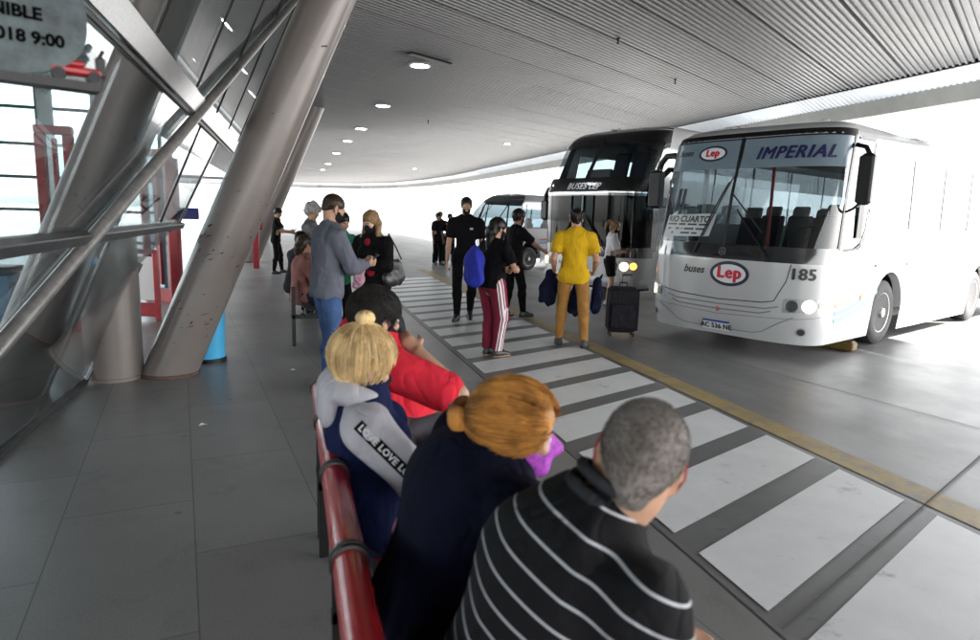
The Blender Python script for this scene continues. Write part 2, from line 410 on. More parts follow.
def person(sp):
    K=skel(sp); s=K['s']; bw=K['bw']; h=sp.get('vox',.011); fem=sp.get('fem',False)
    root=empty('person',(sp['at'][0],sp['at'][1],sp.get('z',0)),-R_(sp['az']),sp['label'],'person',sp.get('group'))
    K['neck']=sp.get('neck',.054 if not fem else .047)
    sk=mat('skin_'+sp.get('skin','tan'),SKIN[sp.get('skin','tan')],.5,var=.08,vscale=18,bump=.08,bscale=120,sss=.12,spec=.4)
    u,fw,rt,P,W,C,Nk=K['u'],K['fw'],K['rt'],K['P'],K['W'],K['C'],K['N']
    def torso(S,inf=0,k=.04,low=True):
        hw,ww,cw=((.150,.118,.140) if fem else (.142,.128,.155)); hw,ww,cw=hw*s*bw,ww*s*bw,cw*s*bw
        fl=1.45 if not fem else 1.4
        if low: S.rc(P-u*.03*s,W,hw+inf-.02,ww+inf-.012,k,flat=fl-.15,n=fw)
        S.rc(W,C,ww+inf-.012,cw+inf-.018,k,flat=fl,n=fw)
        S.rc(C,Nk-u*.085*s,cw+inf-.018,(cw-.05)+inf,k,flat=fl+.1,n=fw)
        S.rc(K['lS']+rt*.035,K['rS']-rt*.035,.052*s+inf,None,.06)
        S.rc(Nk-u*.06*s-rt*.06*s,Nk-u*.0*s,.05*s+inf,.045*s+inf,.05); S.rc(Nk-u*.06*s+rt*.06*s,Nk-u*.0*s,.05*s+inf,.045*s+inf,.05)
        if fem:
            for x in(-1,1): S.ell(P+u*.335*s+fw*.085*s*bw+rt*x*.065*s,V(.062,.05,.06)*s+inf*.7,.04,K['M'])
        b=sp.get('belly',0)
        if b: S.ell(P+u*.13*s+fw*(.05+b*.5),V(.135*bw,.10+b*.6,.14)*s+inf*.6,.06,K['M'])
    def arm(S,sd,inf,frac=1.,k=.02,wr=None,forearm=True):
        A,E,Wt=K[sd+'S'],K[sd+'E'],K[sd+'Wr']; aw=sp.get('arm',1)*(.88 if fem else 1)
        if frac<1:
            S.rc(A,A+(E-A)*frac,.050*s*aw+inf,.043*s*aw+inf*1.15,k)
        else:
            S.rc(A,E,.050*s*aw+inf,.039*s*aw+inf,k)
            if forearm: S.poly([E,E+(Wt-E)*.3,Wt],[.038*s*aw+inf,.040*s*aw+inf,(wr or .0255*s*aw+inf)],k)
    def leg(S,sd,inf,k=.02,frac=1.,ankle=None,knee=None):
        A,E,Wt=K[sd+'Hp'],K[sd+'K'],K[sd+'A']; lw=sp.get('leg',1)*(1.04 if fem else 1)
        if frac<=.5: S.rc(A,A+(E-A)*frac*2,.083*s*lw+inf,(.083-.028*frac*2)*s*lw+inf*1.2,k)
        else:
            S.rc(A,E,.083*s*lw+inf,knee or .055*s*lw+inf,k)
            bk=-nrm(np.cross(np.cross(E-A,Wt-E),Wt-E)) if np.linalg.norm(np.cross(E-A,Wt-E))>1e-3 else V(0,1,0)
            bk=V(0,-.010,0)
            S.poly([E,E+(Wt-E)*.32+bk,Wt],[knee or .053*s*lw+inf,.054*s*lw+inf,ankle or .034*s*lw+inf],k)
    # ---- body (one continuous mesh)
    B=SDF(); torso(B,-.016,.04)
    for sd,x in(('l',-1),('r',1)):
        arm(B,sd,-.003 if sp.get('top',{}).get('long') else 0); leg(B,sd,-.012 if not sp.get('bottom',{}).get('frac') else -.004); hand(B,K,sd,x,h<.009)
        a=K[sd+'A']; B.rc(a-V(0,0,.045)*s,a-V(0,0,.05)*s+K[sd+'fd']*.13*s,.03*s,.024*s,.02)
    headsdf(B,K)
    body=obj_np('body',B.mesh(h),sk,root)
    # ---- clothes
    t=sp.get('top')
    if t:
        T=SDF(); inf=t.get('inf',.014); torso(T,inf,.05)
        if t.get('hem',.09)>.02: T.rc(P-rt*.055*s*bw-u*.03*s,P-rt*.045*s*bw+u*.08*s,.098*s*bw+inf+.004,.085*s*bw+inf,.05); T.rc(P+rt*.055*s*bw-u*.03*s,P+rt*.045*s*bw+u*.08*s,.098*s*bw+inf+.004,.085*s*bw+inf,.05)
        long=t.get('long',False)
        for sd,x in(('l',-1),('r',1)):
            if t.get('split'): arm(T,sd,inf*.9,.35)
            elif long: arm(T,sd,inf,1.,.03,wr=.034*s+ t.get('cuff',0))
            else: arm(T,sd,inf+.004,t.get('sl',.62),.03)
        # neck opening
        if t.get('vneck',True): T.rc(Nk+u*.035*s,Nk+u*.12*s+fw*.02,.062*s,.07*s,.0,mode='s')
        T.cut(P-u*t.get('hem',.09)*s,-u)
        lo=K
        if long and not t.get('split'):
            for sd in 'lr':
                Wt,E=K[sd+'Wr'],K[sd+'E']; d=nrm(Wt-E); q=Wt-d*.015
                T.cutin(q,d,np.minimum(q,q+d*.1)-.05,np.maximum(q,q+d*.1)+.05) if t.get('cutcuff',True) else None
        elif not t.get('split'):
            for sd in 'lr':
                A,E=K[sd+'S'],K[sd+'E']; d=nrm(E-A); q=A+(E-A)*t.get('sl',.62)
                T.cutin(q,d,q-.0+np.minimum(d*.1,0)-.06,q+np.maximum(d*.1,0)+.06) if t.get('cutsl',True) and np.linalg.norm(q-(P+u*.3))>.16 else None
        if t.get('wr',.004): T.disp(wrinkle(t.get('wr',.005),t.get('wf',13),sp.get('seed',1),u,.5))
        v,f=T.mesh(h); attrs={}
        if t.get('u'):
            al=(v-P)@u
            if t['u']=='polo':
                best=np.full(len(v),9.); out=al.copy()
                for sd in 'lr':
                    A,E=K[sd+'S'],K[sd+'E']; d=E-A; L=np.linalg.norm(d); tt=((v-A)@d)/L; rad=np.linalg.norm(v-A-np.clip(tt,0,L)[:,None]*d/L,axis=1)
                    m=(tt>.045)&(rad<.085)&(np.abs((v-P)@rt)>.15*bw*s)
                    out[m]=tt[m]+.03
                al=out
            attrs={'u':al+5*t.get('per',.056)}
        top=obj_np(t.get('name','shirt'),(v,f),t['mat'],root,attrs)
        K['top']=top
        if t.get('split'):
            for sd in 'lr':
                T2=SDF(); arm(T2,sd,inf+.006,1.,.03,wr=.036*s); T2.rc(Nk-u*.05*s+(K[sd+'S']-Nk)*.35,K[sd+'S'],.058*s+inf,.056*s+inf,.03); T2.disp(wrinkle(.006,16,sp.get('seed',1)+3,K[sd+'E']-K[sd+'S'],.5))
                obj_np('sleeve',T2.mesh(h),t['split'],root)
    b=sp.get('bottom')
    if b:
        T=SDF(); inf=b.get('inf',.012)
        T.rc(P-rt*.05*s*bw-u*.02*s,P+rt*.05*s*bw-u*.02*s,.098*s*bw+inf,None,.04); 
        T.rc(P+u*.03*s-rt*.05*s*bw,P+u*.07*s+rt*.05*s*bw,.088*s*bw+inf,None,.04)
        for sd in 'lr':
            leg(T,sd,inf,.025,b.get('frac',1.),ankle=b.get('ankle'),knee=b.get('knee'))
        T.cut(P+u*.10*s,u)
        for sd in 'lr':
            if b.get('frac',1)<=.5:
                A,E=K[sd+'Hp'],K[sd+'K']; d=nrm(E-A); q=A+(E-A)*b['frac']*2; T.cutin(q,d,q-.14,q+.14)
            else:
                A,E=K[sd+'K'],K[sd+'A']; d=nrm(E-A); q=E-d*b.get('up',.0); T.cutin(q,d,q-.09,q+.09)
        T.disp(wrinkle(b.get('wr',.005),12,sp.get('seed',1)+9,(0,0,1),.6))
        v,f=T.mesh(h); attrs=None
        if b.get('side'):
            # distance forward/back from the leg's side line, 0 along the seam
            uu=np.full(len(v),9.)
            for sd,x in(('l',-1),('r',1)):
                if sd not in b['side']: continue
                for A,E in ((K[sd+'Hp'],K[sd+'K']),(K[sd+'K'],K[sd+'A'])):
                    d=E-A; L=np.linalg.norm(d); tt=((v-A)@d)/(L*L); q=v-A-np.clip(tt,-.3,1)[:,None]*d
                    out=nrm(V(x,b.get('sidey',0),0)); m=(tt>-.35)&(tt<1.05)&(q@out>.015)&(np.linalg.norm(q,axis=1)<.2)
                    fwd=nrm(np.cross(out,d)); uu[m]=np.minimum(np.abs(uu[m]),np.abs((q@fwd)[m]))
            attrs={'u':uu}
        obj_np(b.get('name','trousers'),(v,f),b['mat'],root,attrs)
    shm=sp.get('shoes')
    if shm is not None:
        for sd in 'lr':
            a=K[sd+'A']; fd=K[sd+'fd']; up=V(0,0,1)-fd*fd[2]; up=nrm(up); g=a-up*.085*s
            S=SDF(); heel=g+up*.042*s-fd*.03*s; toe=g+up*.03*s+fd*.165*s; mid=g+up*.05*s+fd*.06*s
            S.poly([heel,mid,toe],[.038*s,.042*s,.030*s],.03); S.rc(a-fd*.005,a-up*.04*s,.043*s,.045*s,.03)
            S.cut(g+up*.012,-up); hs=min(h,.009)
            so=obj_np('shoe',S.mesh(hs),shm,root)
            Q=SDF(); Q.poly([heel-up*.02*s,mid-up*.03*s,toe-up*.01*s],[.040*s,.044*s,.032*s],.03); Q.cut(g+up*.020,up); Q.cut(g,-up)
            obj_np('sole',Q.mesh(hs),sp.get('sole',MC['sole_dark']),so)
    hr=sp.get('hair')
    if hr: hair(K,hr,root,h)
    hs=s**.5; HL=lambda *a:K['H']+K['HM']@(V(*a)*hs)
    if sp.get('mask') is not None:
        S=SDF(); M=K['HM']
        S.ell(HL(0,.026,-.045),V(.068,.079,.075)*hs,.01,M); S.rc(HL(0,.09,-.01),HL(0,.116,-.035),.012,.018,.03); S.rc(HL(0,.06,-.09),HL(0,.075,-.1),.035,.026,.03)
        S.ell(HL(0,.01,-.04),V(.060,.066,.070)*hs,.0,M,mode='s')
        S.cut(HL(0,.022,0),M@V(0,-1,.0)); S.cut(HL(0,.09,.006),M@V(0,-.25,1))
        mk=obj_np('face_mask',S.mesh(min(h,.007)),sp['mask'],root)
        if sp.get('strap',True):
            for x in(-1,1):
                m=MB(); m.tube([HL(x*.066,.03,-.025),HL(x*.076,.008,.015),HL(x*.084,-.016,.03),HL(x*.088,-.028,.0),HL(x*.08,-.012,-.035),HL(x*.066,.028,-.07)],.0022,6); m.build('ear_loop',sp['mask'],mk)
    if sp.get('eyes',True):
        for x in(-1,1):
            m=MB(); m.ell(HL(x*.031,.0835,.003),V(.0125,.0105,.009)*hs,10,8,K['HM']); e=m.build('eye',MC['eye_white'],root)
            m=MB(); m.ell(HL(x*.031,.0915,.002),V(.0055,.004,.0055)*hs,8,6,K['HM']); m.build('iris',MC['dark_iris'],e)
            m=MB(); m.tube([HL(x*.015,.096,.021),HL(x*.03,.095,.027),HL(x*.047,.083,.022)],[.003,.004,.002],6); m.build('eyebrow',hr['mat'] if hr else MC['sole_dark'],root)
    if sp.get('beard') is not None:
        S=SDF(); S.ell(HL(0,.026,-.055),V(.064,.074,.075)*hs,.01,K['HM']); S.rc(HL(0,.05,-.09),HL(0,.068,-.1),.04,.026,.02)
        S.ell(HL(0,.1,-.01),V(.045,.045,.042)*hs,.01,K['HM'],mode='s'); S.cut(HL(0,.0,0),K['HM']@V(0,-1,0)); S.cut(HL(0,.0,-.02),K['HM']@V(0,.0,1))
        S.rc(HL(-.02,.098,-.066),HL(.02,.098,-.066),.008,None,.004,mode='s')
        obj_np('beard',S.mesh(min(h,.007)),sp['beard'],root)
    K['root']=root; K['hs']=hs; K['HL']=HL
    return K
def hair(K,hr,root,h):
    s=K['s']**.5; H=K['H']; M=K['HM']; L=lambda *a:H+M@(V(*a)*s); st=hr['style']; S=SDF(); g=hr.get('th',.008)
    S.ell(L(0,-.014,.036),V(.078+g,.097+g,.087+g)*s,.01,M)
    if st in('short','curly'): S.rc(L(0,-.05,-.02),L(0,-.05,-.045+min(hr.get('nape',-.055)+.055,0)),.055*s,.047*s,.02)
    if st in('long','pony','updo'): S.rc(L(0,-.045,-.02),L(0,-.045,-.05),.066*s,.055*s,.02)
    if st=='long':
        ln=hr.get('len',.3)
        for x in(-1,1): S.poly([L(x*.055,-.01,.03),L(x*.085,.0,-.05),L(x*.095,.02,-.05)+V(0,0,-ln*.5),L(x*.09,.04,-.05)+V(0,0,-ln)],[.035*s,.034*s,.032*s,.016*s],.03)
        S.poly([L(0,-.06,.02),L(0,-.09,-.06),L(0,-.09,-.06)+V(0,0,-ln*.8)],[.06*s,.06*s,.045*s],.03)
    if st=='pony': S.poly([L(0,-.10,.06),L(0,-.15,.06),L(0,-.17,-.02),L(0,-.15,-.12)],[.025,.03,.028,.012],.02)
    if st=='backlong':
        ln=hr.get('len',.25); S.poly([L(0,-.05,.02),L(0,-.085,-.06),L(0,-.10,-.06)+V(0,0,-ln)],[.07*s,.065*s,.045*s],.03)
    # face opening and ears
    fy=hr.get('fy',.055)
    S.ell(L(0,.125,-.048),V(.100,.090,.098)*s,.012,M,mode='s')
    if st in('short','curly'):
        S.cut(L(0,0,hr.get('nape',-.055)),M@V(0,.35,-1))
        for x in(-1,1): S.ell(L(x*.09,.012,-.02),V(.03,.042,.034)*s,.006,M,mode='s')
    else:
        if st!='long':
            for x in(-1,1): S.ell(L(x*(.086+g),.018,-.026),V(.032+g*.6,.038,.036)*s,.006,M,mode='s')
    r=np.random.default_rng(hr.get('seed',3)); A=[r.normal(size=3) for _ in range(5)]; fr=hr.get('fr',60); am=hr.get('am',.003)
    def fn(P):
        o=0
        for i,a in enumerate(A):
            a=nrm(a*V(1,1,.35)); o=o+np.sin(P@a*fr*(1+.4*i)+i+2*np.sin(P@nrm(A[(i+1)%5])*fr*.5))
        return o*am/2
    S.disp(fn)
    v,f=S.mesh(min(h,.009)); o=obj_np('hair',(v,f),hr['mat'],root,{'rnd':r.random(len(v))*.6})
    if hr.get('strands'): strands(K,hr,o)
    return o
def strands(K,hr,par):
    s=K['s']**.5; H=K['H']; M=K['HM']; st=hr['style']; g=hr.get('th',.008); r=np.random.default_rng(5)
    c=V(0,-.014,.036); Rr=V(.078+g,.097+g,.087+g); n=hr['strands']; nv=[];nf=[];ra=[]; cnt=0
    rad=hr.get('srad',.0009)
    def add(pts,rad,rn):
        nonlocal cnt
        pts=np.array(pts); m=len(pts); t=np.gradient(pts,axis=0); t/=np.maximum(np.linalg.norm(t,axis=1),1e-9)[:,None]
        ref=nrm(r.normal(size=3)); a=np.cross(t,ref); a/=np.maximum(np.linalg.norm(a,axis=1),1e-9)[:,None]; b=np.cross(t,a)
        rr=rad*np.linspace(1,.5,m)[:,None]
        for k in range(3):
            th=2.094*k; nv.append(pts+rr*(a*math.cos(th)+b*math.sin(th)))
        ra.append(np.full(3*m,rn))
        base=cnt; i=np.arange(m-1)
        for k in range(3):
            l=(k+1)%3; nf.append(np.stack([base+k*m+i,base+k*m+i+1,base+l*m+i+1,base+l*m+i],1))
        cnt+=3*m
    def okd(d):
        p=c+d*Rr
        q=(p-V(0,.125,-.045))/V(.092,.085,.098)
        if np.linalg.norm(q)<1.05: return False
        if st=='updo' and abs(p[0])>.05 and ((p[1]-.018)/.040)**2+((p[2]+.026)/.038)**2<1: return False
        return True
    tgt=hr.get('bun')
    if tgt is not None:
        bd=V(*tgt); B=nrm((bd-c)/Rr); k=0
        while k<n:
            d=nrm(r.normal(size=3))
            if not okd(d): continue
            p=c+d*Rr
            if p[2]<-.075: continue
            w=math.acos(np.clip(d@B,-1,1))
            if w>2.7: continue
            k+=1; pts=[]; m=12; hgt=r.uniform(0,.006)+.011*(.5+.5*math.sin(9*d[0]+5*math.sin(4*d[1]+3*d[2])+2))**1.5; ph=r.uniform(0,6.3); wv=r.normal(0,.035,3); stop=r.uniform(.9,1.0)
            for i in range(m):
                t=i/(m-1)*stop; dd=nrm(math.sin((1-t)*w)*d+math.sin(t*w)*B) if w>1e-3 else d
                dd=nrm(dd+wv*math.sin(t*3.1)+.035*math.sin(7*d[1]+5*d[0])*V(math.sin(t*5),0,math.cos(t*5))); off=1+.035*math.sin(math.pi*min(t*1.2,1))+hgt/.09
                pts.append(H+M@((c+dd*Rr*off)*s))
            add(pts,rad,r.random())
        # the bun itself
        br=hr.get('br',.033); bc=V(*hr.get('bunc',tgt)); ax=nrm(bc-c)
        a=nrm(np.cross(ax,V(.3,.2,1))); b=np.cross(ax,a)
        for k in range(int(n*.35)):
            ph=r.uniform(0,6.28); la=r.uniform(-1.2,1.35); dl=r.uniform(-.5,.5); pts=[]
            for i in range(12):
                t=i/11; th=ph+t*2.4; l2=la+dl*t; q=a*math.cos(th)*math.cos(l2)+b*math.sin(th)*math.cos(l2)+ax*math.sin(l2)*.8
                pts.append(H+M@((bc+q*br*r.uniform(.99,1.01)*(1+.04*math.sin(5*th)))*s))
            add(pts,rad,r.random())
        for k in range(hr.get('fly',60)):
            d=nrm(r.normal(size=3)); 
            if not okd(d): continue
            p0=c+d*Rr; e=nrm(r.normal(size=3)+V(0,-.3,.3)); pts=[H+M@((p0+d*.004+e*t*.03+d*math.sin(t*3)*.012)*s) for t in np.linspace(0,1,7)]
            add(pts,rad*.6,r.random())
    elif st in('short','curly'):
        k=0; ln=hr.get('ln',.008)
        while k<n:
            d=nrm(r.normal(size=3)); p=c+d*Rr
            if not okd(d) or p[2]<-.088 or (p[2]<-.045 and p[1]>-.03): continue
            if abs(p[0])>.06 and -.03<p[1]<.045 and p[2]<.008: continue
            k+=1; nn=nrm(d/Rr); down=nrm(V(0,-.5,-.8)-nn*nn.dot(V(0,-.5,-.8)))
            if st=='short':
                e=nrm(nn*.8+down*.5+r.normal(0,.25,3)); pts=[H+M@((p-nn*.003+e*ln*t)*s) for t in(0,.5,1)]
            else:
                cx=nrm(np.cross(nn,r.normal(size=3))); cy=np.cross(nn,cx); R0=hr.get('cr',.007)
                pts=[H+M@((p-nn*.004+nn*ln*math.sin(t*2.3)*.8+down*ln*t*.9+cx*R0*math.sin(t*4.5)+cy*R0*(1-math.cos(t*4.5)))*s) for t in np.linspace(0,1,8)]
            add(pts,rad,r.random())
    if nv: obj_np('loose_strands',(np.concatenate(nv),np.concatenate(nf)),hr['mat'],par,{'rnd':np.concatenate(ra)})
# ------------------------------------------------------------------ camera
cam=bpy.data.cameras.new('camera'); co=bpy.data.objects.new('camera',cam); COL.objects.link(co); sc.camera=co
cam.sensor_width=36; cam.lens=640/980*36; cam.clip_start=.05; cam.clip_end=3000
_ro=R_(1.76); _pi=R_(9.182); _ya=R_(17.4085)
from mathutils import Matrix
fwv=V(math.sin(_ya)*math.cos(_pi),math.cos(_ya)*math.cos(_pi),-math.sin(_pi)); rv=V(math.cos(_ya),-math.sin(_ya),0); uv=np.cross(rv,fwv)
r2=rv*math.cos(_ro)+uv*math.sin(_ro); u2=-rv*math.sin(_ro)+uv*math.cos(_ro)
co.matrix_world=Matrix(((r2[0],u2[0],-fwv[0],0),(r2[1],u2[1],-fwv[1],0),(r2[2],u2[2],-fwv[2],1.62),(0,0,0,1)))
cam.dof.use_dof=True; cam.dof.focus_distance=7.5; cam.dof.aperture_fstop=2.8
# ------------------------------------------------------------------ world
w=bpy.data.worlds.new('World'); sc.world=w; w.use_nodes=True
nt=w.node_tree; sky=nt.nodes.new('ShaderNodeTexSky'); sky.sky_type='NISHITA'; sky.sun_disc=False
SUN_AZ,SUN_EL=116,40   # clockwise from +Y
sky.sun_elevation=R_(SUN_EL); sky.sun_rotation=R_(SUN_AZ); sky.dust_density=1.2; sky.ozone_density=1; sky.air_density=1
bg=nt.nodes['Background']; bg.inputs[1].default_value=.15; hsv=nt.nodes.new('ShaderNodeHueSaturation'); hsv.inputs['Saturation'].default_value=.12; nt.links.new(sky.outputs[0],hsv.inputs['Color']); nt.links.new(hsv.outputs[0],bg.inputs[0])
sl=bpy.data.lights.new('sun','SUN'); so=bpy.data.objects.new('sun',sl); COL.objects.link(so); sl.energy=5; sl.angle=R_(.6); sl.color=(1,.96,.9)
d=V(math.sin(R_(SUN_AZ))*math.cos(R_(SUN_EL)),math.cos(R_(SUN_AZ))*math.cos(R_(SUN_EL)),math.sin(R_(SUN_EL)))
from mathutils import Vector
so.rotation_euler=Vector(tuple(-d)).to_track_quat('-Z','Y').to_euler()
sc.view_settings.view_transform='Standard'; sc.view_settings.look='None'; sc.view_settings.gamma=1; sc.view_settings.exposure=2.88
sc.view_settings.use_curve_mapping=False
sc.cycles.max_bounces=8; sc.cycles.diffuse_bounces=5; sc.cycles.transparent_max_bounces=16; sc.cycles.use_denoising=True
sc.cycles.caustics_reflective=False; sc.cycles.caustics_refractive=False; sc.cycles.sample_clamp_indirect=6
# shared materials
mat('sole_dark',(.02,.02,.02),.7); mat('eye_white',(.6,.57,.54),.3); mat('dark_iris',(.03,.018,.012),.2)
BLACK=mat('black_plastic',(.009,.009,.010),.4,spec=.3,bump=.1,bscale=200); RUB=mat('rubber',(.02,.02,.021),.75,var=.3,vscale=20,bump=.2,bscale=80)
STEEL=mat('brushed_steel',(.42,.42,.43),.3,1,var=.15,vscale=6,stretch=(1,12,12)); DSTEEL=mat('dark_steel',(.09,.095,.1),.4,.7,var=.3,vscale=8)
RED=mat('red_enamel',(.42,.018,.02),.22,0,var=.15,vscale=10,coat=.6,dirt=((.12,.02,.02),25,.66),rvar=.08)
REDF=mat('red_frame_paint',(.33,.012,.02),.4,var=.15)
# ------------------------------------------------------------------ ground materials
def groundmat(name,base,hi,lo,rough,spk=.25,joints=None,tire=False):
    m=bpy.data.materials.new(name); m.use_nodes=True; g=N(m); b=g.n['Principled BSDF']
    tc=g.a('ShaderNodeTexCoord')
    def nz(s,d=6,r=.6,st=(1,1,1)):
        mp=g.a('ShaderNodeMapping'); mp.inputs['Scale'].default_value=st; g.c(tc.outputs['Object'],mp.inputs[0])
        n=g.a('ShaderNodeTexNoise'); n.inputs['Scale'].default_value=s; n.inputs['Detail'].default_value=d; n.inputs['Roughness'].default_value=r; g.c(mp.outputs[0],n.inputs[0]); return n.outputs['Fac']
    big=nz(.55,8,.62); r=g.a('ShaderNodeValToRGB'); r.color_ramp.elements[0].position=.32; r.color_ramp.elements[1].position=.68
    r.color_ramp.elements[0].color=col4(lo); r.color_ramp.elements[1].color=col4(hi); e=r.color_ramp.elements.new(.5); e.color=col4(base); g.c(big,r.inputs[0])
    fine=nz(150,3,.7); mr=g.a('ShaderNodeMapRange'); mr.inputs[1].default_value=.3; mr.inputs[2].default_value=.7; mr.inputs[3].default_value=1-spk; mr.inputs[4].default_value=1+spk; g.c(fine,mr.inputs[0])
    mx=g.a('ShaderNodeVectorMath',operation='SCALE'); g.c(r.outputs[0],mx.inputs[0]); g.c(mr.outputs[0],mx.inputs['Scale']); out=mx.outputs[0]
    st=nz(3.2,9,.72); r3=g.a('ShaderNodeMapRange'); r3.inputs[1].default_value=.55; r3.inputs[2].default_value=.75; r3.inputs[3].default_value=1; r3.inputs[4].default_value=.72; g.c(st,r3.inputs[0])
    m2=g.a('ShaderNodeVectorMath',operation='SCALE'); g.c(out,m2.inputs[0]); g.c(r3.outputs[0],m2.inputs['Scale']); out=m2.outputs[0]
    rin=nz(1.3,7,.65); rr=g.a('ShaderNodeMapRange'); rr.inputs[1].default_value=.3; rr.inputs[2].default_value=.7; rr.inputs[3].default_value=rough-.04; rr.inputs[4].default_value=rough+.06; g.c(rin,rr.inputs[0]); g.c(rr.outputs[0],b.inputs['Roughness'])
    vo=g.a('ShaderNodeTexVoronoi'); vo.inputs['Scale'].default_value=2.6; g.c(tc.outputs['Object'],vo.inputs[0]); r5=g.a('ShaderNodeMapRange'); r5.inputs[1].default_value=.035; r5.inputs[2].default_value=.06; r5.inputs[3].default_value=.62; r5.inputs[4].default_value=1; g.c(vo.outputs['Distance'],r5.inputs[0])
    m5=g.a('ShaderNodeVectorMath',operation='SCALE'); g.c(out,m5.inputs[0]); g.c(r5.outputs[0],m5.inputs['Scale']); out=m5.outputs[0]
    bh=fine
    if joints:
        mp=g.a('ShaderNodeMapping'); mp.inputs['Rotation'].default_value=(0,0,R_(joints[0])); g.c(tc.outputs['Object'],mp.inputs[0])
        bt=g.a('ShaderNodeTexBrick'); bt.offset=joints[3]; bt.inputs['Scale'].default_value=1; bt.inputs['Brick Width'].default_value=joints[1]; bt.inputs['Row Height'].default_value=joints[2]
        bt.inputs['Mortar Size'].default_value=.0035; bt.inputs['Mortar Smooth'].default_value=.3; bt.inputs['Color1'].default_value=(.93,.93,.93,1); bt.inputs['Color2'].default_value=(1.06,1.06,1.06,1); bt.inputs['Mortar'].default_value=(.45,.45,.45,1)
        g.c(mp.outputs[0],bt.inputs[0]); m3=g.a('ShaderNodeMix',data_type='RGBA',blend_type='MULTIPLY'); m3.inputs[0].default_value=1; g.c(out,m3.inputs[6]); g.c(bt.outputs['Color'],m3.inputs[7]); out=m3.outputs[2]
    if tire:
        t=nz(1.1,6,.6,(1,.12,1)); r4=g.a('ShaderNodeMapRange'); r4.inputs[1].default_value=.45; r4.inputs[2].default_value=.7; r4.inputs[3].default_value=1.06; r4.inputs[4].default_value=.72; g.c(t,r4.inputs[0])
        m4=g.a('ShaderNodeVectorMath',operation='SCALE'); g.c(out,m4.inputs[0]); g.c(r4.outputs[0],m4.inputs['Scale']); out=m4.outputs[0]
    g.c(out,b.inputs['Base Color']); bp=g.a('ShaderNodeBump'); bp.inputs['Strength'].default_value=.12; bp.inputs['Distance'].default_value=.004; g.c(bh,bp.inputs['Height']); g.c(bp.outputs[0],b.inputs['Normal'])
    return m
GROUND=groundmat('outer_concrete',(.42,.41,.40),(.48,.47,.45),(.36,.355,.35),.5)
ROAD=groundmat('road_concrete',(.20,.198,.195),(.25,.247,.243),(.15,.149,.148),.41,.12,tire=True)
TILE=groundmat('granite_tiles',(.25,.245,.238),(.28,.275,.268),(.215,.21,.205),.36,.30,joints=(-8.4+90,1.25,.62,.5))
def sheet(name,pts,z,m,kind='structure',parent=None,label=None):
    o=obj(name,([(x,y,z) for x,y in pts],[tuple(range(len(pts)))]),m,parent,False)
    if kind: o['kind']=kind
    return o
sheet('ground',[(-400,-300),(600,-300),(600,900),(-400,900)],-.008,GROUND)
sheet('road',[(1.86,-12),(19,-12),(19,70),(1.86,70)],-.004,ROAD)
mbp=sheet('pavement',[(-30,-12),(1.83,-12),(1.83,70),(-30,70)],0,TILE)
# joint strip between pavement and crosswalk
sheet('kerb_strip',[(1.83,-6),(1.848,-6),(1.848,60),(1.83,60)],-.012+.010,mat('joint_dark',(.10,.10,.10),.8))
WHITE=mat('road_paint_white',(.76,.77,.765),.42,var=.07,vscale=3,dirt=((.42,.42,.42),3.5,.60),bump=.1,bscale=90,rvar=.08)
YEL=mat('road_paint_yellow',(.36,.265,.11),.5,var=.18,vscale=4,dirt=((.2,.195,.185),6,.52),bump=.1,bscale=90)
DARKBAND=mat('crosswalk_grey',(.165,.165,.165),.42,var=.12,vscale=3,dirt=((.08,.08,.085),9,.6),bump=.15,bscale=120)
sheet('crossing_base',[(1.848,-4),(3.53,-3.3),(3.53,18),(1.848,17.3)],0,DARKBAND)
mb=MB()
for k in range(-6,20):
    y0,y1=2.735+.7*k,3.225+.7*k
    if k<-1: y0-=.02
    mb.add([(1.905,y0-.725,.004),(3.52,y0,.004),(3.52,y1,.004),(1.905,y1-.725,.004)],[(0,1,2,3)])
o=mb.build('road_marking',WHITE,None,False); o['kind']='structure'
o=sheet('yellow_line',[(3.60,-6),(3.84,-6),(3.84,19),(3.60,19)],.0,YEL)
# expansion joint running across the crossing and road
c0=V(1.87,1.89); c1=V(9.2,5.15); dd=nrm(c1-c0); nn=V(-dd[1],dd[0])*.006
o=sheet('expansion_joint',[tuple(c0-nn),tuple(c1-nn),tuple(c1+nn),tuple(c0+nn)],.008,MC['joint_dark'])
c0=V(3.86,14.2); c1=V(12.,17.8); o=sheet('expansion_joint',[tuple(c0-nn),tuple(c1-nn),tuple(c1+nn),tuple(c0+nn)],.002,MC['joint_dark'])
c0=V(5.5,3.4); c1=V(4.6,8.6); nn=V(.006,.002); o=sheet('expansion_joint',[tuple(c0-nn),tuple(c1-nn),tuple(c1+nn),tuple(c0+nn)],.002,MC['joint_dark'])
# ------------------------------------------------------------------ canopy ceiling
ZC=4.75
region=[(-5.5,-9),(12.3,-9),(12.3,44),(12.25,50),(11.6,58),(10.0,66.5),(7,72),(3.2,75),(-5.5,76.5)]
rd=azv(58); pd=V(-rd[1],rd[0],0)     # rib direction and across
def clip(v):
    # line {p: p.pd=v} against convex region -> t range along rd
    t0,t1=-1e9,1e9; n=len(region)
    for i in range(n):
        a=V(*region[i],0); b=V(*region[(i+1)%n],0); e=b-a; nin=V(-e[1],e[0],0)  # inside for ccw
        den=rd@nin; num=(a-pd*v)@nin
        if abs(den)<1e-9:
            if (pd*v-a)@nin<0: return None
            continue
        t=num/den
        if den>0: t0=max(t0,t)
        else: t1=min(t1,t)
    return (t0,t1) if t1-t0>.05 else None
vs=[V(*p,0)@pd for p in region]; v0,v1=min(vs)+.05,max(vs)-.05
per=.108; prof=[(0,0),(.04,0),(.05,.030),(.098,.030)]
lines=[]; v=v0; k=0
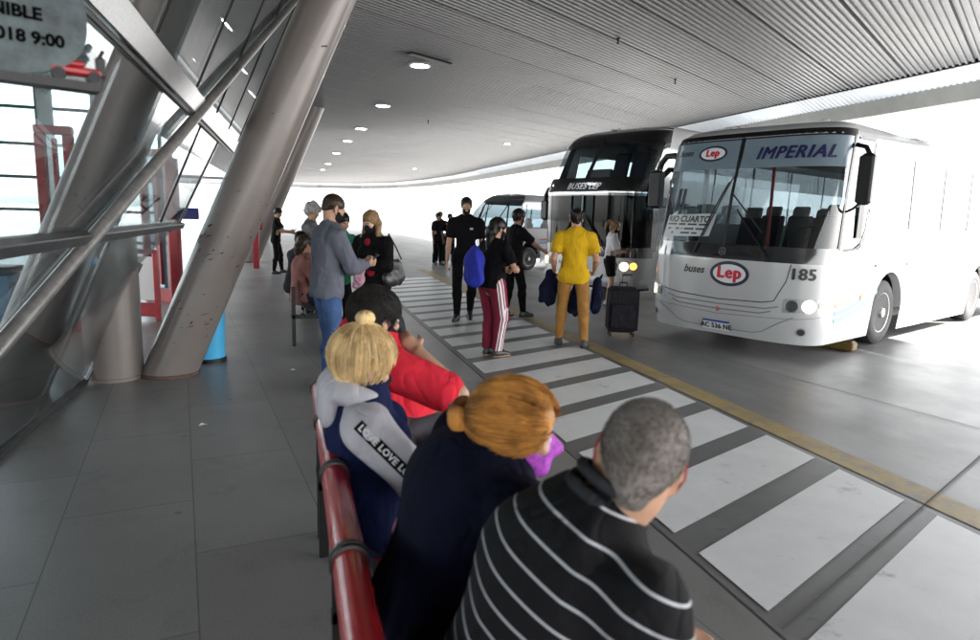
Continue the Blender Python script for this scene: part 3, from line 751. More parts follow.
while v<v1:
    for (o_,dz) in prof:
        z=dz
        if k%11==0 and dz>0: z=.055
        c=clip(v+o_)
        if c: lines.append((pd*(v+o_)+rd*c[0]+V(0,0,ZC+z),pd*(v+o_)+rd*c[1]+V(0,0,ZC+z)))
    v+=per; k+=1
vv=[];ff=[]
for a,b in lines: vv+=[a,b]
for i in range(len(lines)-1): ff.append((2*i,2*i+1,2*i+3,2*i+2))
CEIL=mat('corrugated_ceiling_metal',(.145,.147,.152),.40,.35,var=.14,vscale=.35,rvar=.1)
ce=obj('canopy_ceiling',(vv,ff),CEIL,None,False); tag(ce,'wide corrugated metal ceiling over the bus platform','canopy ceiling'); ce['kind']='structure'
rf=obj('canopy_roof',([(x,y,ZC+.35) for x,y in region],[tuple(range(len(region)))]),mat('roof_sheet',(.3,.3,.3),.7),None,False); rf['kind']='structure'
# edge fascia: pale corrugated strip and a grey beam hung below the edge
fe=empty('canopy_edge_beam',(12.6,0,4.5),0,'grey steel edge beam with pale ribbed strip along the canopy rim','edge beam')
edge=[(12.32,-9),(12.32,44),(12.27,50),(11.62,58),(10.02,66.6),(7,72.1),(3.2,75.1),(-5,77.1),(-14,77.1)]
def offs(d):
    out=[]
    for i,p in enumerate(edge):
        a=V(*edge[max(i-1,0)]); b=V(*edge[min(i+1,len(edge)-1)]); t=nrm(b-a); out.append(V(p[0]+t[1]*d,p[1]-t[0]*d))
    return out
def bandmesh(sec):
    vv=[];ff=[]; m=len(sec)
    for (d,z) in sec:
        pass
    cols=[offs(d) for d,z in sec]
    for i in range(len(edge)):
        for j in range(m): vv.append((cols[j][i][0]-12.6,cols[j][i][1],sec[j][1]-4.5))
    for i in range(len(edge)-1):
        for j in range(m): l=(j+1)%m; ff.append((i*m+j,i*m+l,(i+1)*m+l,(i+1)*m+j))
    return vv,ff
obj('edge_gap',bandmesh([(.0,4.74),(.06,4.74),(.06,5.0),(.0,5.0)]),BLACK,fe,False)
# corrugated strip (ribs across)
vv=[];ff=[];y=-8.9;i=0
while y<44:
    for dy,dz in ((0,0),(.06,0),(.075,.018),(.12,.018)):
        vv+=[(12.40-12.6,y+dy,4.74+dz-4.5),(12.84-12.6,y+dy,4.52+dz-4.5)]
    y+=.135
ff=[(2*i,2*i+1,2*i+3,2*i+2) for i in range(len(vv)//2-1)]
PALE=mat('pale_blue_ribbed_metal',(.55,.60,.66),.4,.2,var=.08,vscale=2)
obj('ribbed_strip',(vv,ff),PALE,fe,False)
obj('ribbed_strip',bandmesh([(.09,4.72),(.50,4.50),(.50,4.60),(.09,4.80)]) if False else ([(x-12.6,y,z-4.5) for (x,y,z) in sum([[(a[0],a[1],4.73),(b[0],b[1],4.51)] for a,b in list(zip(offs(.09),offs(.5)))[1:]],[])],[(2*i,2*i+1,2*i+3,2*i+2) for i in range(len(edge)-2)]),PALE,fe,False)
obj('beam',bandmesh([(.53,4.52),(.57,4.18),(.74,4.18),(.78,5.12),(.53,5.12)]),mat('edge_beam_grey',(.30,.31,.30),.5,.3,var=.12,vscale=2),fe,False)
# recessed ceiling lamps
CL=[(2.68,14.05,.17),(2.66,19.6,.17),(2.6,25.2,.17),(2.5,29.8,.17),(2.45,36.3,.17),(2.45,44.5,.17),(2.4,51,.17),(9.0,27.,.12),(8.3,45,.12)]
def lamp():
    r=empty('ceiling_lamp',(0,0,0),0,'','ceiling lamp','recessed round ceiling lamps')
    m=MB(); m.lathe([(.2,.0),(.235,.0),(.235,-.03),(.19,-.035),(.185,-.0)],(0,0,0)); m.build('lamp_ring',mat('lamp_ring',(.6,.6,.6),.35,.6),r)
    m=MB(); m.lathe([(.01,-.02),(.18,-.02),(.18,-.01)],(0,0,0)); m.build('diffuser',emis('lamp_glow',(.93,.97,1),14),r)
    return r
def copy_tree(o,parent=None):
    c=o.copy(); COL.objects.link(c); c.parent=parent if parent else o.parent if False else parent
    for ch in [x for x in KIDS.get(o.name,[])]: copy_tree(ch,c)
    return c
KIDS={}
def note(o):
    KIDS.clear()
    for x in bpy.data.objects:
        if x.parent: KIDS.setdefault(x.parent.name,[]).append(x)
proto=lamp(); note(proto)
cl_lab=['round lit ceiling lamp with a dark open hatch beside it, nearest of the lamp row','second nearest lit ceiling lamp of the row beyond the big column','third nearest lit ceiling lamp of the row','fourth lit ceiling lamp of the row','fifth lit ceiling lamp of the row','sixth lit ceiling lamp, small in the distance','farthest lit ceiling lamp of the row, just above the far edge','small ceiling lamp over the road, left of the double-decker','tiny far ceiling lamp over the road']
for i,(x,y,r) in enumerate(CL):
    o=proto if i==0 else copy_tree(proto)
    o.location=(x,y,ZC-.004); o.scale=(r/.17,)*3; o['label']=cl_lab[i]
hb=MB(); hb.box((2.75,13.35,ZC-.03),(1.1,.16,.04),(nrm(rd),nrm(pd),V(0,0,1))); tag(hb.build('ceiling_hatch',BLACK,None),'dark open slot in the ribbed ceiling beside the nearest lamp','hatch')
# small ceiling fittings
fit=[(5.5,10.6,'small dark sensor on the bright ceiling above the double-decker'),(8.2,13.,'tiny dark sprinkler on the ceiling near the canopy edge'),(4.5,22,'small black bracket on the ceiling left of the double-decker')]
for x,y,lb in fit:
    m=MB(); m.lathe([(.03,0),(.03,-.02),(.015,-.03),(.015,-.09),(.03,-.1),(.01,-.11)],(x,y,ZC)); tag(m.build('ceiling_sensor',BLACK,None),lb,'sensor','small fittings on the ceiling')
# ------------------------------------------------------------------ leaning columns
COLP=mat('column_paint',(.165,.143,.132),.42,.05,var=.12,vscale=1.5,dirt=((.05,.02,.015),11,.655),bump=.05,bscale=30,coat=.25,rvar=.08)
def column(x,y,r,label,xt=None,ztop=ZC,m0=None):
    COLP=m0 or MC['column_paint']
    e=empty('leaning_column',(x,y,0),0,label,'column','leaning steel columns')
    ax=nrm(V(.426,0,1)); n=40; vv=[];ff=[]
    hs=np.linspace(0,ztop+.3,14)
    for h in hs:
        for k in range(n):
            th=2*PI*k/n; vv.append((.426*h+r*1.08*math.cos(th),r*math.sin(th),h))
    for i in range(len(hs)-1):
        for k in range(n): l=(k+1)%n; ff.append((i*n+k,i*n+l,(i+1)*n+l,(i+1)*n+k))
    obj('shaft',(vv,ff),COLP,e)
    m=MB(); m.add(*[[(.012*math.cos(2*PI*k/n)*0+(r*1.08+dr)*math.cos(2*PI*k/n)+.426*h,(r+dr)*math.sin(2*PI*k/n),h) for (dr,h) in((.012,0),(.010,.03),(.001,.035)) for k in range(n)],[(i*n+k,i*n+(k+1)%n,(i+1)*n+(k+1)%n,(i+1)*n+k) for i in range(2) for k in range(n)]])
    m.build('base_ring',mat('rusty_base',(.10,.06,.045),.8,var=.4,vscale=20,bump=.4,bscale=60),e)
    if r<.27 and x>-2:
        q=MB(); rr=np.random.default_rng(4)
        for _ in range(60):
            zz=rr.choice([rr.normal(.55,.12),rr.normal(1.25,.12),rr.uniform(.1,1.9),rr.uniform(1,3.4)],p=[.35,.4,.2,.05]); th=rr.uniform(-2.7,-.3); w_=rr.exponential(.012)+.004; h_=rr.exponential(.005)+.002; n_=7
            P_=[]
            for k in range(n_):
                t=2*PI*k/n_; z2=zz+h_*math.sin(t)*rr.uniform(.5,1.3)+.25*w_*math.cos(t); t2=th+w_/r*math.cos(t)*rr.uniform(.6,1.3); P_.append((.426*z2+(r*1.08+.0012)*math.cos(t2),(r+.0012)*math.sin(t2),z2))
            q.add(P_,[tuple(range(n_))])
        q.build('paint_chips',mat('rust_brown',(.045,.018,.012),.8),e,False)
    if True: return e
    m=MB(); m.tube([(r*1.06+.015,-r*.35,.0),(.426*ztop+r*1.06+.015,-r*.35,ztop)],.018,8); m.build('drain_pipe',mat('pale_pipe',(.55,.53,.5),.4,.3),e)
    return e
column(-1.16,6.75,.238,'large leaning steel column with chipped paint, nearest the benches')
column(-1.28,21.2,.31,'farther leaning column behind the large one, its top meeting the ceiling')
column(-2.27,6.1,.25,'added dark leaning column behind the tilted glass wall, standing for the large column reflected',m0=mat('column_reflection_dark',(.035,.032,.031),.4,.2,var=.2,vscale=3))  # extra column added, its dark colour stands in for the large one's reflection
column(-1.5,36.,.33,'farthest leaning column, mostly hidden by the others')
e=empty('round_pillar',(-1.62,6.72,0),0,'short upright round beige pillar at the foot of the glass wall','pillar')
m=MB(); m.lathe([(.255,0),(.255,.03),(.245,.035),(.245,1.35)],(0,0,0),n=40); m.build('shaft',COLP,e)
m=MB(); m.lathe([(.247,1.35),(.23,1.40),(.01,1.41)],(0,0,0),n=40); m.build('cap',COLP,e)
# ------------------------------------------------------------------ tilted glass wall
GX0,GK=-1.82,.425
gax=nrm(V(GK,0,1)); gn=nrm(V(1,0,-GK))
def gp(y,z,off=0): return V(GX0+GK*z,y,z)+gn*off
gw=empty('glass_wall',(GX0,0,0),0,'tilted glass curtain wall with steel rails left of the platform','glass wall')
o3=V(GX0,0,0)
GL=glass('facade_glass',(.78,.82,.83),.085,.012,1.5)
def pane(poly,name='glass_pane',th=.016,m=GL):
    b=MB(); b.prism([gp(y,z)-o3 for y,z in poly],gn,-th); return b.build(name,m,gw,False)
def gbar(y0,z0,y1,z1,w,d,m,name,off=0):
    a=gp(y0,z0,off)-o3; b=gp(y1,z1,off)-o3; t=nrm(b-a); s=np.cross(gn,t); L=np.linalg.norm(b-a)
    q=MB(); q.bbox((a+b)/2,(L,w,d),.006,(t,s,gn)); return q.build(name,m,gw)
# lower panes, middle panes, upper panes
ys=[-1.5,.3,2.1,3.9,5.2]
for a,b in zip(ys[:-1],ys[1:]): pane([(a,.05),(b-.012,.05),(b-.012,1.40),(a,1.40)])
pane([(5.2,.05),(6.47,.05),(6.76,1.08),(7.95,1.40),(5.2,1.40)])
ym=[-1.5,.3,2.1,3.9,5.4,6.9]
for a,b in zip(ym[:-1],ym[1:]): pane([(a,1.46),(b-.012,1.46),(b-.012,2.42),(a,2.42)])
pane([(6.9,1.46),(8.07,1.46),(8.46,2.42),(6.9,2.42)])
yu=[-1.5,.5,2.4,4.3,6.0,7.5,8.9,10.4,12.0]
for a,b in zip(yu[:-1],yu[1:]): pane([(a,2.58),(b-.012,2.58),(b-.012,4.72),(a,4.72)])
gbar(-1.5,1.43,8.06,1.43,.065,.09,DSTEEL,'rail',.02)
gbar(-1.5,2.50,12,2.50,.155,.05,STEEL,'crossbeam',.02)
gbar(-1.5,2.405,12,2.405,.03,.06,BLACK,'gasket',.0)
gbar(-1.5,.025,6.47,.025,.05,.06,DSTEEL,'bottom_rail',.0)
gbar(6.5,.03,6.78,1.08,.03,.04,DSTEEL,'end_profile'); gbar(8.08,1.43,8.47,2.42,.02,.03,STEEL,'end_profile')
for y in yu[1:-1]: gbar(y-.006,2.6,y-.006,4.7,.012,.02,BLACK,'joint_seal',.0)
for y in (6.9,): gbar(y-.006,1.47,y-.006,2.4,.012,.02,BLACK,'joint_seal',.0)
q=MB(); q.tube([gp(2.3,.13,.05)-o3,gp(3.744,.985,.05)-o3,gp(9.57,4.40,.05)-o3,gp(10.1,4.71,.05)-o3],.043,16); q.build('brace_tube',mat('brace_tube_metal',(.30,.29,.28),.35,.6,var=.25,vscale=12,dirt=((.10,.07,.05),14,.62)),gw)
# ------------------------------------------------------------------ hall behind the glass: window wall
ww=empty('window_wall',(-4.2,13,0),0,'bright hall window wall with dark mullions seen through the glass','window wall')
q=MB()
for x in (-4.3,-3.18,-1.85,-.7,.35,1.15): q.box((x,0,2.35),(.05,.08,4.7))
for z in (.08,.95,1.5,2.05,2.6,3.2,3.9,4.6): q.box((-1.9,0.0,z),(6.2,.05,.05))
q.build('mullions',mat('dark_mullion',(.05,.07,.08),.5),ww)
for x,w_ in ((-5.1,.5),(-.55,.22),(.2,.14)):
    q=MB(); q.box((x,-.12,2.3),(w_,.06,4.6)); q.build('cyan_panel',mat('cyan_panel',(.38,.50,.52),.35,var=.06),ww)
q=MB(); q.box((-1.9,.03,2.35),(6.6,.012,4.6)); q.build('window_glass',glass('hall_glass',(.9,.97,.98),.05),ww)
ww.location=(-3.35,13,0)
hr_=sheet('hall_shade_slab',[(-16,-9),(-5.5,-9),(-5.5,12.7),(-16,12.7)],4.78,mat('shade_slab_grey',(.2,.2,.2),.7));  # slab added to block sky light from the left, stops short of the windows
# red door frames
def door(x,y,w_,h_,az,label,pan=True,post=.10):
    e=empty('red_door_frame',(x,y,0),-R_(az),label,'door frame','red door frames of the station hall')
    q=MB(); q.bbox((-w_/2,0,h_/2),(post,.12,h_),.01); q.bbox((w_/2,0,h_/2),(post,.12,h_),.01); q.bbox((0,0,h_+post/2),(w_+post,.12,post),.01); q.bbox((0,0,.12),(w_-post,.08,.24),.01)
    q.build('frame',REDF,e)
    q=MB(); q.box((0,0,h_*.55),(w_*.16,.05,h_*.86)); q.build('stile',REDF,e)
    q=MB(); q.box((0,.0,h_/2+.12),(w_-post,.01,h_-.24)); q.build('pane',glass('door_glass',(.75,.85,.88),.1),e)
    return e
door(-2.74,9.3,.30,2.45,0,'narrow red door frame seen through the tilted glass at the left')
door(-2.15,12.2,1.1,2.45,60,'red double door frame between the glass wall and the large column')
door(-2.35,15.4,1.2,2.5,80,'farther red door frame just left of the large column')
e=empty('red_barrier',(-2.1,10.2,0),-R_(20),'low red barrier frame standing left of the large column','barrier')
q=MB()
for x in (-.28,.28): q.bbox((x,0,.5),(.06,.06,1.0),.008)
q.bbox((0,0,.98),(.6,.06,.06),.008); q.bbox((0,0,.15),(.6,.05,.2),.008); q.build('frame',REDF,e)
q=MB(); q.box((0,0,.6),(.5,.012,.62)); q.build('panel',mat('white_panel',(.7,.7,.7),.4),e)
e=empty('hanging_sign',(-2.05,13.6,1.5),0,'small dark blue sign plate on the red door frames','sign')
q=MB(); q.bbox((0,0,0),(.75,.05,.22),.02); q.build('plate',mat('navy_plate',(.03,.03,.2),.4),e)
# red post between the columns
e=empty('red_post',(-.92,19.0,0),0,'slim red post with a call box standing between the two columns','post')
q=MB(); q.bbox((0,0,.85),(.16,.12,1.7),.01); q.build('post_body',REDF,e); q=MB(); q.bbox((.10,-.03,1.35),(.2,.14,.55),.02); q.build('call_box',mat('dull_red',(.25,.02,.02),.5),e)
# cyan bin
CY=mat('cyan_plastic',(.06,.38,.66),.35,var=.08,vscale=3)
e=empty('waste_bin',(-.86,7.3,0),0,'tall cyan round waste bin behind the large leaning column','waste bin')
q=MB(); q.lathe([(.16,0),(.165,.03),(.175,.62),(.18,.66)],(0,0,0),n=32); q.build('bin_body',CY,e); q=MB(); q.lathe([(.18,.66),(.185,.68),(.14,.74),(.01,.76)],(0,0,0),n=32); q.build('lid',CY,e)
q=MB(); q.lathe([(.17,.0),(.178,.0),(.178,.04),(.17,.045)],(0,0,0),n=32); q.build('base_ring',BLACK,e)
e=empty('waste_bin',(-2.9,7.8,0),0,'blue waste bin added behind the tilted glass wall to stand for a reflection','waste bin')  # made-up bin, its blue takes the place of a reflection in the glass
q=MB(); q.bbox((0,0,.45),(.34,.34,.9),.03); q.build('bin_body',mat('bin_reflection_blue',(.03,.17,.32),.4),e); q=MB(); q.bbox((0,0,.93),(.38,.38,.07),.02); q.build('lid',BLACK,e)
e=empty('metal_table',(-3.1,7.0,0),0,'small metal table behind the lower glass','table')
q=MB(); q.bbox((0,0,.42),(.5,.5,.03),.005); q.build('table_top',STEEL,e)
for x in(-.22,.22):
    for y in(-.22,.22): q=MB(); q.box((x,y,.2),(.03,.03,.41)); q.build('leg',DSTEEL,e)
# oval sign behind the glass upper left, on its shelf
sx,sy,sz=-.655,1.82,1.925
e=empty('oval_sign',(sx,sy,sz),R_(24),'dark oval glossy sign reading DISPONIBLE 2018 hanging at the upper left','sign')
DG=mat('dark_glossy_board',(.060,.078,.083),.45,0,var=.6,vscale=5,coat=0,spec=.25)
pts=[(-.04+.52*math.copysign(abs(math.cos(t))**.8,math.cos(t)),.34+.36*math.copysign(abs(math.sin(t))**.75,math.sin(t))) for t in np.linspace(0,2*PI,56,endpoint=False)]
q=MB(); q.prism([(x,0,z) for x,z in pts],(0,1,0),.03); q.build('board',DG,e,False)
def signtxt(t,size,x,z,al='RIGHT'):
    v,f=text_mesh(t,size,bold=.004,align=al); return obj('lettering',([(x+p[0],-.004,z+p[1]) for p in v],f),mat('sign_letter_black',(.002,.002,.002),.9,spec=.02),e,False)
signtxt('DISPONIBLE',.092,.26,.32); signtxt('2018 9:00',.092,.36,.19)
e.scale=(.42,.42,.42)
q=MB()
for xx in(-.4,.2): q.tube([(xx,.015,.68),(xx,.015,6.68)],.012,6)
q.build('hanging_rod',DSTEEL,e)
q=MB(); q.box((-.10,.06,-.035),(1.25,.16,.05)); q.build('shelf',BLACK,e)
e2=empty('red_model_vehicle',(sx+.42*.36,sy+.42*.20,sz-.005),R_(24),'small red and black toy-like vehicle resting on the shelf below the oval sign','model'); e2.scale=(.42,.42,.42)
q=MB(); q.bbox((0,0,.06),(.26,.08,.05),.015); q.bbox((-.02,0,.10),(.14,.07,.05),.02); q.build('vehicle_body',REDF,e2)
for x in(-.09,.09):
    q=MB(); q.lathe([(.035,-.05),(.035,.05)],(x,0,.033),(0,1,0),14); q.build('wheel',RUB,e2)
q=MB(); q.bbox((.13,0,.10),(.05,.05,.12),.01); q.tube([(.12,0,.14),(.15,0,.2)],.012,6); q.build('arm',BLACK,e2)
# ------------------------------------------------------------------ benches
PERF=mat('perforated_black_steel',(.02,.02,.022),.4,.5)
def perf_material():
    m=MC['perforated_black_steel']; g=N(m); b=g.n['Principled BSDF']; tc=g.a('ShaderNodeTexCoord'); vo=g.a('ShaderNodeTexVoronoi'); vo.inputs['Scale'].default_value=75; vo.inputs['Randomness'].default_value=0
    g.c(tc.outputs['Object'],vo.inputs[0]); lt=g.a('ShaderNodeMath',operation='LESS_THAN'); lt.inputs[1].default_value=.3; g.c(vo.outputs[0],lt.inputs[0])
    mx=g.a('ShaderNodeMix',data_type='RGBA'); g.c(lt.outputs[0],mx.inputs[0]); mx.inputs[6].default_value=(.022,.022,.024,1); mx.inputs[7].default_value=(.16,.15,.14,1); g.c(mx.outputs[2],b.inputs['Base Color'])
perf_material()
def bench(x,y0,n,label,rail=True,red=True,posts=None,pitch=.553):
    e=empty('platform_bench',(x,y0,0),0,label,'bench','benches along the platform'); L=n*pitch
    if rail:
        zr=.765
        q=MB(); q.tube([(0,0,zr),(0,L,zr)],.043,28); q.build('backrest_tube',RED,e)
        for k in range(n+1):
            q=MB(); yy=min(max(k*pitch,.012),L-.012); q.lathe([(.0435,-.020),(.050,-.018),(.050,-.006),(.0465,-.005),(.0465,.005),(.050,.006),(.050,.018),(.0435,.020)],(0,yy,zr),(0,1,0),28); q.build('clamp_ring',BLACK,e)
    for yy in (posts or [0.05,L-.05]):
        q=MB(); q.bbox((.0,yy,.36),(.045,.035,.72),.005); q.bbox((.25,yy,.36),(.55,.035,.05),.005); q.bbox((.50,yy,.19),(.04,.035,.38),.005); q.build('leg',BLACK,e)
    q=MB(); q.bbox((.16,L/2,.385),(.05,L,.05),.006); q.bbox((.42,L/2,.385),(.05,L,.05),.006); q.build('seat_beam',RED if red else BLACK,e)
    for k in range(n):
        c=(k+.5)*pitch; vv=[];prof=[(.50,.40),(.52,.425),(.50,.44),(.40,.435),(.25,.425),(.14,.44),(.09,.48),(.065,.55),(.052,.70),(.044,.73)]
        ws=pitch*.46
        for (a,z) in prof:
            for t in np.linspace(-1,1,7): vv.append((a,c+t*ws,z+.008*t*t))
        obj('seat',(vv,grid_faces(len(prof),7)),PERF,e)
    return e
bench(.125,-.71,7,'near bench with a red tubular backrest rail, the four seated people on it',posts=[.15,.71+1.9,3.63+.0,3.82])
bench(.02,7.9,6,'second platform bench with black legs, beyond the man in the grey sweatshirt',rail=False,red=False,posts=[.05,1.6,3.25])
bench(-.02,12.1,5,'third platform bench, far down the platform',rail=False,red=False,posts=[.05,1.4,2.7])
# ------------------------------------------------------------------ buses
class BusShape:
    def __init__(s,O,az,W,L,D,p,zt,rake,tum):
        s.O=V(*O,0); s.a=azv(az); s.n=V(s.a[1],-s.a[0],0); s.W=W; s.L=L
        th=np.linspace(0,PI/2,90); y=W*np.sin(th)**p; x=D*(1-np.cos(th)**p)
        y=np.append(y,[W]); x=np.append(x,[L])
        ds=np.hypot(np.diff(x),np.diff(y)); s.s=np.concatenate([[0],np.cumsum(ds)]); s.x=x; s.y=y
        s.sc=s.s[-2]          # arc length where the straight side starts
        s.D=D; s.zt=zt; s.rk=rake; s.tm=tum
        s.end=s.s[-1]
    def pt(s,u,z):
        au=abs(u); x=np.interp(au,s.s,s.x); y=math.copysign(np.interp(au,s.s,s.y),u)
        fw=max(0,1-x/1.6); fw=fw*fw*(3-2*fw)
        fw=fw if x>0 else 1
        x+=np.interp(z,s.zt,s.rk)*fw; y*=1-np.interp(z,s.zt,s.tm)
        return V(x,y,z)
    def loc(s,u,z,off=0):
        p=s.pt(u,z)
        if off:
            e=.01; du=s.pt(u+e,z)-s.pt(u-e,z); dz=s.pt(u,z+e)-s.pt(u,z-e); n=nrm(np.cross(dz,du)) ; p=p+n*off
        return p
    def S(s,u,z,off=0):
        return s.loc(u,z,off)   # local: x back, y lateral, z up ; object is placed by its Empty
def bus_root(name,B,label,cat='bus',group='long distance buses in the bays'):
    # local axes: x->a , y->n ; needs a left handed flip: n = a rotated -90deg, so mirror with y=-y
    e=empty(name,tuple(B.O),math.atan2(B.a[1],B.a[0]),label,cat,group); return e
# local coordinates put lateral +y on the camera's right (n); the Empty's own y axis is -n, so geometry is written with y=-lateral
def flip(vf):
    v,f=vf; return [(p[0],-p[1],p[2]) for p in v],[tuple(reversed(q)) for q in f]
class Bus:
    def __init__(s,B,root): s.B=B; s.r=root; s.zm=None
    def put(s,name,vf,m,parent=None,smooth='auto',**k):
        if s.zm and not name.startswith(('wheel','rim')): vf=([(p[0],p[1],float(np.interp(p[2],*s.zm))) for p in vf[0]],vf[1])
        return obj(name,flip(vf),m,parent or s.r,smooth,**k)
    def patch(s,name,u0,u1,z0,z1,m,off=.004,du=.06,dz=.06,parent=None,smooth=True,th=None,shape=None,**k):
        nu=max(2,int(abs(u1-u0)/du)+1); nz=max(2,int(abs(z1-z0)/dz)+1)
        vv=[]
        for i in range(nu):
            for j in range(nz):
                tu,tz=i/(nu-1),j/(nz-1); u=u0+(u1-u0)*tu; z=z0+(z1-z0)*tz
                if shape: u,z=shape(tu,tz)
                vv.append(s.B.S(u,z,off))
        return s.put(name,(vv,[tuple(reversed(q)) for q in grid_faces(nu,nz)]),m,parent,smooth,**k)
    def text(s,t,size,u,z,m,off=.008,parent=None,name='lettering',tilt=0,subd=True,flipx=1,**k):
        v,f=text_mesh(t,size,**k); c,sn=math.cos(tilt),math.sin(tilt)
        return s.put(name,([s.B.S(u+flipx*(p[0]*c-p[1]*sn),z+p[0]*sn+p[1]*c,off) for p in v],f),m,parent,False)
    def btext(s,t,size,u,z,m,off,parent=None,w=.006,**k):
        v,f=text_mesh(t,size,**k); V_=[];F_=[]
        for i,(dx,dz) in enumerate(((0,0),(w,0),(-w,0),(0,w*.6),(0,-w*.6),(w*.5,w*.3),(-w*.5,-w*.3))):
            n=len(V_); V_+=[s.B.S(u+p[0]+dx,z+p[1]+dz,off+.0004*i) for p in v]; F_+=[tuple(a+n for a in q) for q in f]
        return s.put('lettering',(V_,F_),m,parent,False)
    def oval(s,u,z,ru,rz,m,off,name='emblem_oval',parent=None,inner=None,n=40):
        vv=[];ff=[]
        if inner is None:
            vv=[s.B.S(u,z,off)]+[s.B.S(u+r*ru*math.cos(t),z+r*rz*math.sin(t),off) for r in(.5,1) for t in np.linspace(0,2*PI,n,endpoint=False)]
            ff=[(0,1+i,1+(i+1)%n) for i in range(n)]+[(1+i,1+n+i,1+n+(i+1)%n,1+(i+1)%n) for i in range(n)]
        else:
            vv=[s.B.S(u+r*ru*math.cos(t),z+r*rz*math.sin(t),off) for r in(inner,1) for t in np.linspace(0,2*PI,n,endpoint=False)]
            ff=[(i,n+i,n+(i+1)%n,(i+1)%n) for i in range(n)]
        return s.put(name,(vv,ff),m,parent,True)
    def body(s,m,us,zs,holes,arches=(),floor=True):
        B=s.B; us=sorted(set(us)); zs=sorted(set(zs)); vv=[];ff=[]
        for u in us:
            for z in zs: vv.append(B.S(u,z))
        nz=len(zs)
        for i in range(len(us)-1):
            for j in range(nz-1):
                uc,zc=(us[i]+us[i+1])/2,(zs[j]+zs[j+1])/2
                if any(h[0]<uc<h[1] and h[2]<zc<h[3] for h in holes): continue
                if any(abs(abs(uc)-a[0])<a[1] and zc<a[2] for a in arches): continue
                ff.append((i*nz+j,i*nz+j+1,(i+1)*nz+j+1,(i+1)*nz+j))
        # rear wall
        k=(len(us)-1)*nz; ff.append(tuple([j for j in range(nz)]+[k+j for j in reversed(range(nz))]))
        b=s.put('body',(vv,ff),m)
        # arches
        for (uc,hw,zt_,r) in arches:
            for sg in(-1,1):
                vv=[];ff=[]; n=24; z0=zs[0]
                for i in range(n+1):
                    t=PI*i/n; x=-math.cos(t); z=math.sin(t)
                    # boundary of rectangle hit by ray
                    kx=hw/max(abs(x),1e-6); kz=(zt_-.5)/max(z,1e-6); k=min(kx,kz)
                    vv.append(B.S(sg*(uc+r*x),.5+r*z)); vv.append(B.S(sg*(uc+k*x),.5+k*z)); vv.append(B.S(sg*(uc+r*x*.97),.5+r*z*.97,-.10))
                for i in range(n):
                    a=3*i; q=(a,a+1,a+4,a+3); ff.append(q if sg<0 else tuple(reversed(q))); q2=(a,a+3,a+5,a+2); ff.append(q2)
                base=len(vv)
                for x in(-1,1):
                    A=[B.S(sg*(uc+x*r),z0),B.S(sg*(uc+x*hw),z0),B.S(sg*(uc+x*hw),.5),B.S(sg*(uc+x*r),.5)]; k=len(vv); vv+=A; ff.append((k,k+1,k+2,k+3))
                s.put('wheel_arch',(vv,ff),m,b)
                # dark well
                q=[];g=[]
                for i in range(n+1):
                    t=PI*i/n
                    for off in(-.02,-.75): q.append(B.S(sg*(uc-r*math.cos(t)),.5+r*math.sin(t),off))
                for i in range(n): a=2*i; g.append((a,a+1,a+3,a+2))
                s.put('wheel_well',(q,g),BLACK,b)
        return b
    def wheel(s,u,sg,r=.46,wd=.28,inset=.05,front=True):
        B=s.B; c=B.S(sg*u,r); c[1]-=sg*(wd/2+inset); ax=V(0,sg,0); 
        q=MB(); h=wd/2
        q.lathe([(r*.60,-h),(r*.9,-h),(r*.985,-h*.8),(r,-h*.5),(r,h*.5),(r*.985,h*.8),(r*.9,h),(r*.68,h*1.02),(r*.60,h*.95)],c,ax,40); t=s.put('wheel',q.vf,RUB)
        q=MB(); k=1 if front else .5
        q.lathe([(r*.60,h*.2),(r*.61,h*.97),(r*.56,h*.9),(r*.52,h*.35*k),(r*.34,h*.55*k),(r*.30,h*.85*k),(r*.16,h*.95*k),(r*.14,h*1.15*k),(.001,h*1.15*k)],c,ax,40); rm=s.put('rim',q.vf,mat('steel_rim',(.45,.45,.46),.35,.6,var=.15,dirt=((.1,.09,.08),12,.6)),t)
        for kk in range(10):
            th=2*PI*kk/10; o=V(math.cos(th),0,math.sin(th)); q=MB(); q.lathe([(.016,h*.5*k),(.016,h*.75*k),(.004,h*.82*k)],c+o*r*.42,ax,8); s.put('wheel_nut',q.vf,DSTEEL,rm)
    def box(s,name,c,d,m,parent=None,b=.02):
        q=MB(); q.bbox(c,d,b); return s.put(name,q.vf,m,parent)
    def seat(s,x,y,z,m):
        q=MB(); q.bbox((x,y,z+.10),(.44,.42,.12),.04); o=s.put('bus_seat',q.vf,m)
        ax=(nrm(V(.25,0,1)),V(0,1,0),nrm(V(1,0,-.25))); q=MB(); q.bbox((x+.26,y,z+.48),(.72,.40,.11),.05,ax); s.put('seat_back',q.vf,m,o)
        q=MB(); q.bbox((x+.35,y,z+.90),(.16,.26,.09),.04,ax); s.put('headrest',q.vf,mat('headrest_cloth',(.2,.2,.19),.8),o)
SILV=mat('silver_bus_paint',(.50,.50,.52),.22,.35,var=.05,vscale=2,coat=.5,rvar=.05)
WHT=mat('white_bus_paint',(.48,.485,.49),.2,0,var=.03,vscale=2,coat=.6,dirt=((.58,.57,.55),5,.7))
BGL=glass('windscreen_glass',(.30,.32,.33),.045,.01,1.5); SGL=glass('side_window_glass',(.34,.42,.46),.12,.01,1.5); DGL=glass('dark_tinted_glass',(.16,.175,.18),.012,.01,1.35)
INT=mat('bus_interior_grey',(.06,.06,.065),.7); SEATM=mat('bus_seat_cloth',(.025,.03,.05),.85,var=.2); LENS=glass('lamp_lens',(.92,.94,.95),.08,.02)
HLG=emis('headlight_glow',(1,.74,.42),1.0); RLP=mat('reflector_chrome',(.6,.6,.6),.15,1); AMB=mat('amber_lens',(.75,.22,.02),.2,coat=1)
